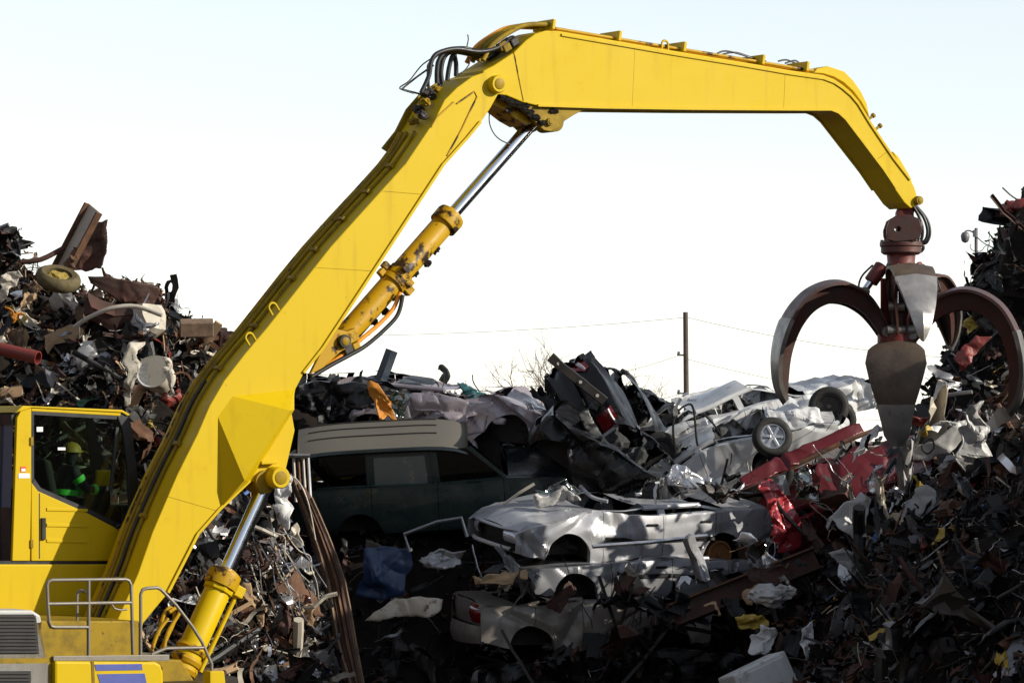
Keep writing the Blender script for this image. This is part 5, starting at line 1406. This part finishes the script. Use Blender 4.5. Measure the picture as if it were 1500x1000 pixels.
bar('side_strip', 'light strip standing off the bonnet of the top silver sedan', 'strip', [(738, 738, 8.3), (760, 722, 8.4), (783, 708, 8.4)], .022, 'cream', 4, 0)
plate('glass_sheet', 'greenish broken windscreen on the bonnet of the silver sedan', 'glass', [(796,724),(812,708),(834,702),(852,712),(858,726),(830,730)], 9.4, 'broken_glass', 34, thick=.008, fold=(9, .08, .1, .25))
plate('crumpled_sheetmetal', 'pale slab on the bonnet before the broken windscreen', 'panel', [(784,728),(794,722),(840,730),(846,738),(800,742),(784,738)], 8.8, 'pale_film', 35, thick=.05)
bar('windscreen_frame', 'shiny bent roof pillar over the silver sedan', 'pillar', [(850, 712, 9.2), (868, 728, 9.0), (890, 734, 8.9)], .03, 'car_silver', 6)
plate('bumper_skin', 'dirty bumper piece fallen at the nose of the lower silver sedan', 'bumper', [(692,844),(712,840),(740,838),(770,836),(772,848),(730,856),(700,852)], 8.0, 'tan_board', 36, bow=.2)
plate('bent_bodywork', 'blue-white folded sheet hanging behind the silver sedans', 'panel', [(1066,790),(1084,778),(1098,780),(1112,792),(1122,814),(1150,838),(1152,848),(1130,860),(1118,836),(1096,814),(1080,802)], 8.2, 'bright_steel', 37, fold=(12, .06, .09, .4), bow=.3)
plate('bent_bodywork', 'bright crumpled scrap under the blue-white folded sheet', 'panel', [(1122,850),(1140,842),(1146,858),(1134,864),(1120,862)], 8.0, 'white_paint', 38, fold=(12, .08, .09, .3))
# rusty beam: a real I section
def ibeam():
    a, b = W(985, 902, 7.6), W(1196, 818, 8.4); d = b - a; L_ = d.length; d.normalize(); e = Vector((.1, -1, .3)); e = (e - d * e.dot(d)).normalized(); u = d.cross(e)
    if u.z < 0: u = -u
    root = empty('rusty_beam', a); tag(root, 'long rusty steel beam sloping below the silver sedans', 'beam')
    MB().obox(d * L_ / 2, d * L_ / 2, e * .012, u * .15).ob('web', 'rust_dark', root)
    for s in (-1, 1): MB().obox(d * L_ / 2 + u * .15 * s, d * L_ / 2, e * .11, u * .016).ob('flange', 'rust' if s > 0 else 'rust_dark', root, bev=.005)
ibeam()
plate('bent_bodywork', 'cream corner plate resting on the rusty beam', 'panel', [(1090,862),(1118,846),(1120,880),(1092,886)], 7.7, 'tan_board', 39)
plate('bent_bodywork', 'bright red crumpled wing beside the tail of the silver sedan', 'panel', [(1108,704),(1128,698),(1146,720),(1162,748),(1176,770),(1174,802),(1150,810),(1130,808),(1132,780),(1122,740)], 9.6, 'car_red', 41, bow=.2, fold=(14, .07, .10, .35), slant=(.5, .2))
plate('bent_bodywork', 'maroon crumpled bonnet below the grapple tip', 'panel', [(1188,706),(1206,672),(1250,654),(1290,650),(1308,672),(1300,704),(1262,726),(1224,742),(1206,732)], 9.9, 'car_maroon', 42, bow=.15, fold=(20, .10, .16, .35), slant=(.1, .7), n=34)
plate('bent_bodywork', 'long maroon sill panel sloping up towards the grapple', 'panel', [(1080,700),(1120,678),(1180,652),(1230,632),(1262,622),(1270,630),(1226,654),(1170,680),(1112,706),(1086,712)], 10.4, 'car_maroon', 43, fold=(26, .07, .12, .3), slant=(.2, .8), n=44)
bar('sill_beam', 'tan crushed sill beam along the maroon panel', 'beam', [(1088, 712, 10.2), (1160, 684, 10.3), (1230, 650, 10.4), (1286, 628, 10.6)], .035, 'rust', 4, 3)
bar('rubber_seal', 'black rubber seal looping over the torn maroon side', 'seal', [(1130, 706, 9.7), (1140, 740, 9.6), (1168, 772, 9.5), (1186, 790, 9.4)], .03, 'black_plastic', 6)
plate('glass_sheet', 'shattered blue-green glass hanging in the maroon wreck', 'glass', [(1160,690),(1180,682),(1194,700),(1214,724),(1220,742),(1206,738),(1186,718),(1170,712)], 9.8, 'broken_glass', 44, thick=.008, fold=(12, .08, .1, .3))
plate('bent_bodywork', 'orange crumpled wing hanging over the off-roader roof', 'panel', [(541,566),(554,562),(566,576),(568,592),(580,606),(584,612),(556,616),(550,600),(548,584)], 11.5, 'scrap_orange', 45, bow=.3, fold=(10, .08, .1, .3))
plate('glass_sheet', 'crazed pale glass sheet between the two wrecks above the off-roader', 'glass', [(566,570),(594,574),(598,606),(574,608),(566,590)], 11.7, 'broken_glass', 46, thick=.01)
bar('bumper_beam', 'dark blue bumper beam standing upright on the rear wreck', 'beam', [(556, 562, 12.6), (566, 535, 12.6), (574, 513, 12.6)], .095, 'blue_black', 4, 3)
bar('wing_mirror_arm', 'dark bent spike sticking up from the mauve wreck', 'spike', [(648, 560, 12.6), (654, 546, 12.6), (643, 535, 12.6)], [.07] * 4 + [.05] * 4 + [.02], 'black_plastic', 6, 4)
plate('bent_bodywork', 'teal glossy panel on top of the mauve wreck', 'panel', [(670,560),(690,566),(716,584),(730,594),(720,600),(700,590),(676,576)], 12.4, 'teal', 47, fold=(6, .05, .1, .3))
plate('bent_bodywork', 'small red lamp corner on the mauve wreck', 'lamp', [(728,586),(742,586),(740,600),(730,596)], 12.3, 'tail_red', 48)
plate('bent_bodywork', 'mauve creased wing facing the camera on the mauve wreck', 'panel', [(596,576),(626,572),(668,580),(694,590),(722,588),(742,612),(738,620),(712,604),(690,612),(684,640),(668,622),(640,600),(604,600)], 11.6, 'car_mauve', 49, bow=.2, fold=(14, .08, .1, .3))
def pierced_beam():
    root = empty('bumper_beam', W(805, 524, 11.3)); tag(root, 'bent grey bumper reinforcement with holes above the tipped black car', 'beam')
    P = [W(x, y, 11.3) - W(805, 524, 11.3) for x, y in ((806,522),(822,536),(846,556),(866,572),(886,588))]; pl = spline(P, 5)
    V = []; n = len(pl)
    for i, p in enumerate(pl):
        t = (pl[min(i+1, n-1)] - pl[max(i-1, 0)]).normalized(); nn = Vector((-t.z, 0, t.x))
        for a, b in ((-.075, 0), (-.06, -.07), (.06, -.07), (.075, 0)): V.append(p + nn * a + Vector((0, b, 0)))
    V = folds([tuple(v) for v in V], 3, 4, .03, .1, .3)
    mesh_obj('channel', V, grid_faces(n, 4), 'dark_steel', root, 30)
    for i in (4, 11, 17): MB().lathe(pl[i] + Vector((0, -.076, 0)), (0, 1, 0), [(0, .026), (.004, .026), (.004, 0)], 12).ob('bolt_plate', 'cream', root)
pierced_beam()
plate('bent_bodywork', 'black boot lid skin sloping down before the tipped black car', 'panel', [(846,604),(862,596),(884,640),(912,676),(944,700),(936,708),(900,700),(872,660)], 10.5, 'car_black', 50, fold=(5, .05, .2, .4), slant=(.3, .2))
bar('door_seal', 'black seal loop on the white crushed sedan', 'seal', [(990, 664, 11.6), (986, 630, 11.6), (990, 606, 11.7), (1008, 592, 11.8), (1016, 600, 11.8), (1020, 640, 11.6), (1022, 652, 11.5)], .018, 'black_plastic', 6)
bar('door_seal', 'thin black strip across the white crumpled hatchback', 'seal', [(1030, 606, 12.0), (1046, 622, 11.9), (1058, 640, 11.8), (1062, 652, 11.7)], .014, 'black_plastic', 6)
plate('bent_bodywork', 'white bulging arch panel over the alloy wheel', 'panel', [(1120,606),(1160,596),(1200,600),(1206,618),(1170,630),(1128,622)], 11.3, 'car_white', 93, bow=.3, fold=(16, .06, .09, .25), slant=(.1, .55), n=30, smooth=17)
plate('bent_bodywork', 'shiny silver crumple behind the silver sedan cabin', 'panel', [(950,694),(990,686),(1030,690),(1046,702),(1010,712),(966,708)], 10.6, 'bright_steel', 94, bow=.08, fold=(30, .08, .08, .25), slant=(.1, .55), n=30, smooth=17)
def alloy():
    root = empty('alloy_wheel', W(1131, 640, 11.0)); tag(root, 'silver alloy wheel with worn tyre on the white crumpled hatchback', 'wheel')
    wheel_parts(root, (0, 0, 0), (.12, -1, .22), .30, .19, 'alloy')
alloy()
for px, py, Y, lab in ((968, 662, 12.2, 'black tyre with steel rim at the left end of the white sedan'), (1214, 596, 12.3, 'dark wheel high in the right arch of the white sedan')):
    root = empty('loose_wheel', W(px, py, Y)); tag(root, lab, 'wheel'); wheel_parts(root, (0, 0, 0), (-.1, -1, .15), .31, .2, 'dark_steel', False)

# ---- bits lodged between the wrecks
MNAME.update({'car_maroon': 'maroon', 'car_white': 'white', 'car_black': 'glossy black'})
def lodged(n, x0, x1, y0, y1, Y0, Y1, seed, words, mats_, kinds=('metal_strip', 'crumpled_sheet', 'wire_coil', 'torn_sheet', 'thin_rod', 'crushed_box', 'angle_bar'), smin=.5, smax=1.0):
    rs = np.random.RandomState(seed)
    for k in range(n):
        px, py, t = rs.uniform(x0, x1), rs.uniform(y0, y1), rs.rand(); kd = kinds[rs.randint(len(kinds))]; mt_ = mats_[rs.randint(len(mats_))]; i = rs.randint(len(TPL[kd]))
        a, b = KSIZE[kd]; s = (a + (b - a) * rs.rand() ** 1.8) * rs.uniform(smin, smax)
        o = bpy.data.objects.new(kd, tmesh(kd, i, mt_)); COL.objects.link(o)
        o.matrix_world = Matrix.Translation(W(px, py, Y0 + (Y1 - Y0) * t)) @ rot_to(Vector((0, -.6, .8)), rs, .4).to_4x4() @ Matrix.Diagonal((s * rs.uniform(.8, 1.5), s * rs.uniform(.4, .9), s, 1))
        tag(o, None, KNAME[kd].split()[-1], 'bits lodged between the wrecked cars')
        PIECES.append([o, f'{"large" if s > .5 else "small"} {MNAME[mt_]} {KNAME[kd]} {words}', px])
dk = ['black_plastic', 'dark_steel', 'rust_dark', 'grey_steel', 'black_plastic']
lodged(16, 690, 1000, 864, 878, 7.9, 9.0, 2, 'on the grey hatchback roof line', dk + ['cream', 'bright_steel'])
lodged(18, 900, 1110, 700, 726, 9.4, 10.6, 3, 'inside the top silver sedan', dk + ['bright_steel', 'white_paint'])
lodged(22, 700, 900, 935, 985, 7.6, 8.4, 4, 'below the grey hatchback sill', dk)
lodged(12, 690, 780, 826, 862, 8.0, 9.0, 5, 'at the torn nose of the lower sedan', dk + ['bright_steel'])
lodged(24, 450, 740, 560, 618, 12.2, 13.0, 6, 'on the rear wrecks above the off-roader', dk + ['bright_steel', 'cream'])
lodged(22, 745, 960, 640, 706, 11.2, 12.2, 7, 'under the tipped black car', dk)
lodged(12, 830, 910, 580, 660, 11.6, 12.2, 11, 'on the flank of the tipped black car', ['black_plastic', 'car_black', 'dark_steel'], smin=.5, smax=.9)
lodged(20, 1090, 1290, 690, 800, 9.4, 10.2, 8, 'around the torn maroon wreck', dk + ['car_maroon', 'white_paint'], smax=.8)
lodged(14, 930, 1240, 560, 690, 11.2, 12.6, 9, 'on the white wrecks', ['car_white', 'black_plastic', 'bright_steel', 'dark_steel'], smax=.7)
lodged(26, 990, 1180, 800, 900, 7.0, 8.0, 10, 'along the long rusty beam', dk + ['bright_steel', 'cream', 'tan_board'])

lodged(30, 1195, 1340, 640, 830, 7.3, 8.2, 12, 'on the sunlit flank of the right heap', ['pale_film', 'white_paint', 'bright_steel', 'cream', 'grey_steel', 'dark_steel'], kinds=('crumpled_sheet', 'torn_sheet', 'metal_strip', 'wire_coil'), smin=.5, smax=1.1)
lodged(16, 1360, 1500, 540, 680, 7.6, 9.0, 13, 'on the upper face of the right heap', ['pale_film', 'rust', 'grey_steel', 'dark_steel', 'cream'], kinds=('crumpled_sheet', 'torn_sheet', 'metal_strip'), smin=.7, smax=1.3)
lodged(26, 880, 1010, 872, 960, 7.4, 8.6, 14, 'before the buried end of the grey hatchback', ['black_plastic', 'dark_steel', 'rust_dark', 'black_plastic'], smin=.8, smax=1.5)
# ---- right heap
plate('crumpled_sheetmetal', 'white draped sheet at the left flank of the right heap', 'sheet', [(1216,760),(1234,736),(1258,720),(1272,730),(1270,780),(1258,800),(1240,782),(1228,776)], 7.6, 'white_paint', 61, bow=.3, fold=(10, .07, .15, .4))
plate('crumpled_sheetmetal', 'pale ragged sheet hanging below the white draped sheet', 'sheet', [(1212,806),(1232,800),(1256,806),(1266,824),(1254,842),(1236,824)], 7.2, 'pale_film', 62, bow=.3)
plate('crumpled_sheetmetal', 'pale blue bent sheet under the grapple tip on the right heap', 'sheet', [(1336,660),(1370,640),(1400,622),(1418,620),(1412,640),(1390,662),(1360,676),(1338,674)], 7.6, 'pale_film', 63, bow=.3, fold=(6, .06, .2, .4))
plate('crumpled_sheetmetal', 'small pale square flap above the blue bent sheet', 'sheet', [(1370,618),(1400,612),(1404,622),(1380,628)], 7.6, 'white_paint', 64)
plate('crumpled_sheetmetal', 'yellow torn scrap on the right heap by the grapple tip', 'scrap', [(1344,632),(1354,626),(1362,630),(1354,638),(1344,638)], 7.5, 'scrap_yellow', 65)
plate('crumpled_sheetmetal', 'small yellow scrap below the pale hanging sheet', 'scrap', [(1328,702),(1336,700),(1338,714),(1330,718)], 7.3, 'scrap_yellow', 66)
plate('crumpled_sheetmetal', 'tall brown grey film hanging down the right heap', 'sheet', [(1420,590),(1446,584),(1450,620),(1440,660),(1446,690),(1424,700),(1418,660),(1414,630)], 7.0, 'pale_film', 67, fold=(14, .09, .12, .5), bow=.1)
plate('crumpled_sheetmetal', 'grey rag sheet hanging in the middle of the right heap', 'sheet', [(1346,736),(1372,716),(1390,726),(1384,770),(1366,796),(1346,800),(1340,776)], 6.4, 'pale_film', 68, fold=(14, .09, .12, .5))
plate('crumpled_sheetmetal', 'red plate sticking out left under the right grapple tine', 'plate', [(1391,528),(1424,498),(1450,496),(1436,512),(1402,548)], 12.6, 'scrap_red', 69)
plate('crumpled_sheetmetal', 'red lump on the very top of the right heap', 'panel', [(1482,298),(1500,293),(1520,294),(1520,312),(1492,308),(1480,312)], 14.2, 'scrap_red', 70, thick=.25)
plate('crumpled_sheetmetal', 'grey arched lid beside the grapple tip', 'panel', [(1302,608),(1320,596),(1336,594),(1344,602),(1330,610),(1310,616)], 8.6, 'grey_steel', 71, bow=.4)
plate('crumpled_sheetmetal', 'red arched bar beyond the grapple tip', 'panel', [(1330,610),(1346,603),(1366,604),(1368,612),(1350,620),(1330,622)], 8.9, 'scrap_red', 72)
bar('bent_branch', 'grey curling strip reaching left from the right heap', 'strip', [(1376, 570, 8.4), (1388, 578, 8.4), (1404, 576, 8.3), (1424, 574, 8.2)], .03, 'grey_steel', 5)
bar('long_pole', 'thin brown pole leaning up the shaded right heap', 'pole', [(1400, 770, 5.6), (1440, 706, 5.7), (1500, 610, 5.8)], .035, 'wood', 8, 0)
bar('hose_loop', 'black hose loop on the right heap beside the pale blue sheet', 'hose', [(1352, 650, 7.2), (1364, 642, 7.2), (1368, 654, 7.2), (1360, 664, 7.2), (1352, 660, 7.2), (1350, 652, 7.2)], .012, 'rubber_hose', 6)
bar('black_cable', 'thick black cable hanging beside the white draped sheet', 'cable', [(1312, 672, 7.9), (1300, 690, 7.8), (1288, 716, 7.7), (1284, 744, 7.6), (1290, 764, 7.5)], .03, 'rubber_hose', 8)
plate('crumpled_sheetmetal', 'bright red striped scrap just right of the maroon bonnet', 'panel', [(1298,690),(1316,674),(1322,684),(1314,700),(1300,704)], 8.4, 'car_red', 73, fold=(10, .06, .05, .2))
plate('yellow_container', 'open yellow container at the foot of the right heap', 'container', [(1086,902),(1098,890),(1112,896),(1122,916),(1110,924),(1092,916)], 6.6, 'scrap_yellow', 74, bow=.8, thick=.03)
plate('crumpled_sheetmetal', 'white ragged cloth sheet at the foot of the right heap', 'sheet', [(1100,934),(1114,922),(1134,922),(1136,950),(1120,962),(1104,952)], 6.3, 'white_paint', 75, fold=(14, .07, .08, .3))
plate('crumpled_sheetmetal', 'upright white card at the foot of the right heap', 'card', [(1174,928),(1188,924),(1192,960),(1180,970)], 6.0, 'white_paint', 76)
def appliance():
    c = W(1112, 1000, 5.6); rot = Matrix.Rotation(R(-24), 3, 'Y') @ Matrix.Rotation(R(20), 3, 'Z'); root = empty('appliance_case', c, rot); tag(root, 'white appliance case lying at the bottom of the right heap', 'appliance')
    m = MB().box((-.42, -.3, -.55), (.42, .3, .28)); m.ob('case', 'white_paint', root, bev=.03)
    MB().box((-.36, -.325, -.5), (.36, -.302, .22)).ob('door', 'white_paint', root, bev=.01)
appliance()
def crate():
    c = W(1160, 896, 6.4); root = empty('plastic_sack', c); tag(root, 'wrinkled pale plastic sack above the yellow container', 'sack')
    clump((0, 0, 0), (.26, .22, .14), 'sack_body', 'pale_film', root, 12); clump((.2, -.05, .06), (.14, .12, .10), 'sack_neck', 'pale_film', root, 13)
    root.location = W(1128, 872, 6.8)
crate()

# ---- unique labels for the counted scrap, left to right among look-alikes
by = {}
for o, lab, px in PIECES: by.setdefault(lab, []).append((px, o))
for lab, v in by.items():
    v.sort(key=lambda t: t[0])
    for i, (px, o) in enumerate(v):
        if len(v) == 1: o['label'] = lab
        elif i == 0: o['label'] = 'leftmost ' + lab
        elif i == len(v) - 1: o['label'] = 'rightmost ' + lab
        else: o['label'] = lab + ', ' + NTH[min(i, 14)] + ' from left'

# ================================================================== far things
def utility_pole():
    b = W(1005, 640, 150); b.z = 0; root = empty('utility_pole', b); tag(root, 'brown wooden utility pole standing far behind the white wrecks', 'pole')
    top = W(1005.5, 457, 150).z
    MB().tube([(0, 0, -.2), (0.02, 0, top * .5), (-.03, 0, top)], [.15, .135, .12], 12).ob('shaft', 'pole_wood', root, 50)
    for py in (520, 576):
        z = W(0, py, 150).z
        MB().box((-.42, -.06, z - .04), (.05, .06, z + .04)).ob('bracket', 'pole_wood', root)
        MB().lathe((-.36, 0, z - .02), (0, 0, 1), [(0, .07), (.06, .1), (.12, .06), (.16, .08), (.2, .04)], 10).ob('insulator', 'steel_post', root, 40)
utility_pole()
def wire(label, a, b, sag=.5):
    A_, B_ = W(*a), W(*b); P = [A_.lerp(B_, t) - Vector((0, 0, sag * 4 * t * (1 - t))) for t in np.linspace(0, 1, 16)]
    o = MB().tube([p - A_ for p in P], .011, 5).ob('overhead_wire', 'black_frame'); o.location = A_
    tag(o, label, 'wire', 'overhead wires')
wire('overhead wire from the pole top to the left', (1003, 465, 150), (480, 492, 150.3), .2)
wire('overhead wire from the pole top to the right', (1007, 465, 150), (1560, 528, 150.3), .6)
wire('overhead wire from the upper bracket to the left', (996, 520, 150), (700, 566, 150.3), .5)
wire('overhead wire from the upper bracket to the right', (1007, 526, 150), (1560, 600, 150.3), .6)
wire('overhead wire from the lower bracket to the left', (996, 577, 150), (700, 625, 150.3), .3)
wire('overhead wire from the lower bracket to the right', (1007, 578, 150), (1300, 615, 150.3), .3)

def bare_tree(px, py_top, Y, spread, label, seed, n0=6):
    b = W(px, 640, Y); b.z = 0; root = empty('bare_tree', b); tag(root, label, 'tree', 'bare trees behind the wrecks')
    H_ = W(px, py_top, Y).z; rs = np.random.RandomState(seed); trunk = MB(); twigs = MB()
    def grow(p, d, ln, r, lev):
        P = [p.copy()]; q = p.copy(); dd = d.copy()
        for i in range(4):
            dd = (dd + Vector(rs.normal(size=3)) * .16).normalized(); q = q + dd * ln / 4; P.append(q.copy())
        (trunk if lev < 2 else twigs).tube(P, [r * (1 - .13 * i) for i in range(5)], 5 if lev < 2 else 3, False)
        if lev >= 5: return
        for k in range(3 if lev < 4 else 2):
            a = Vector(rs.normal(size=3)); nd = (dd * .75 + a * .42 + Vector((0, 0, .16))).normalized()
            grow(P[rs.randint(2, 5)], nd, ln * rs.uniform(.58, .8), r * .55, lev + 1)
    for k in range(n0):
        d = Vector((rs.normal() * .28 * spread, rs.normal() * .28, 1)).normalized()
        grow(Vector((rs.normal() * .15, rs.normal() * .15, 0)), d, H_ * .46, .13, 0)
    trunk.ob('trunk', 'twig', root); twigs.ob('crown', 'twig', root)
bare_tree(806, 520, 95, 1.0, 'bare pale tree showing left of the tipped black car', 4)
bare_tree(856, 530, 100, 1.0, 'bare pale tree showing right of the tipped black car', 8)
bare_tree(770, 556, 98, 1.0, 'low bare tree behind the mauve wreck', 12, 6)
bare_tree(832, 528, 104, 1.2, 'thin bare tree directly behind the tipped black car', 16)
bare_tree(900, 560, 108, 1.0, 'small bare tree between the tipped car and the pole', 20, 6)
def shrub(px, py, Y, label, seed):
    b = W(px, 640, Y); b.z = 0; root = empty('evergreen_shrub', b); tag(root, label, 'shrub', 'evergreens on the skyline'); top = W(px, py, Y).z; rs = np.random.RandomState(seed)
    MB().tube([(0, 0, 0), (.05, 0, top * .6)], [.14, .06], 6).ob('trunk', 'pole_wood', root)
    m = MB()
    for i in range(900):
        c = Vector(rs.normal(size=3)); c = c.normalized() * rs.rand() ** .4; c = Vector((c.x * 1.3, c.y * 1.3, top * .66 + c.z * top * .36)); a = Vector(rs.normal(size=3)).normalized() * .14; bb = a.orthogonal().normalized() * .07
        m.add([c - a, c + bb, c + a, c - bb], [(0, 1, 2, 3)])
    m.ob('crown', 'needle', root)
shrub(932, 600, 100, 'dark green evergreen shrub behind the tipped black car', 3)
shrub(952, 606, 102, 'small evergreen shrub at the left end of the white wrecks', 5)

def camera_mast():
    Y = 26; b = W(1430, 640, Y); b.z = 0; root = empty('camera_mast', b); tag(root, 'thin security camera mast behind the right heap', 'mast')
    z = lambda py: W(0, py, Y).z; k = (Y - CAM.y) / FPX
    MB().tube([(0, 0, 0), (0, 0, z(334))], .032, 10).ob('mast', 'steel_post', root, 50)
    MB().tube(spline([(-.02, 0, z(342)), (-.12, 0, z(338)), (-.20, 0, z(339)), (-.205, 0, z(345))], 4), .014, 6).ob('arm', 'steel_post', root, 50)
    MB().lathe((-.205, 0, z(356)), (0, 0, 1), [(0, 0), (.02, .05), (.05, .07), (.10, .08), (.14, .085), (.19, .06), (.21, .02)], 18).ob('camera_dome', 'steel_post', root, 40)
    MB().box((.03, -.06, z(383)), (.14, .06, z(371))).ob('junction_box', 'roof_grey', root, bev=.006)
    MB().box((-.06, -.05, z(347)), (.0, .05, z(337))).ob('bracket', 'steel_post', root, bev=.006)
camera_mast()
wire('thin wire from the camera mast to the right heap', (1432, 348, 26), (1466, 364, 14), .05)
def gate_post():
    Y = 18; b = W(1416, 640, Y); b.z = 0; root = empty('concrete_post', b); tag(root, 'grey post with a capped top behind the right grapple tine', 'post')
    z = lambda py: W(0, py, Y).z
    MB().box((-.14, -.14, 0), (.16, .14, z(434))).ob('shaft', 'concrete', root, bev=.01)
    MB().box((-.2, -.2, z(434)), (.2, .2, z(421))).ob('cap', 'roof_grey', root, bev=.015)
    MB().box((-.17, -.19, z(560)), (.08, -.142, z(486))).ob('side_panel', 'scrap_blue', root, bev=.01)
gate_post()
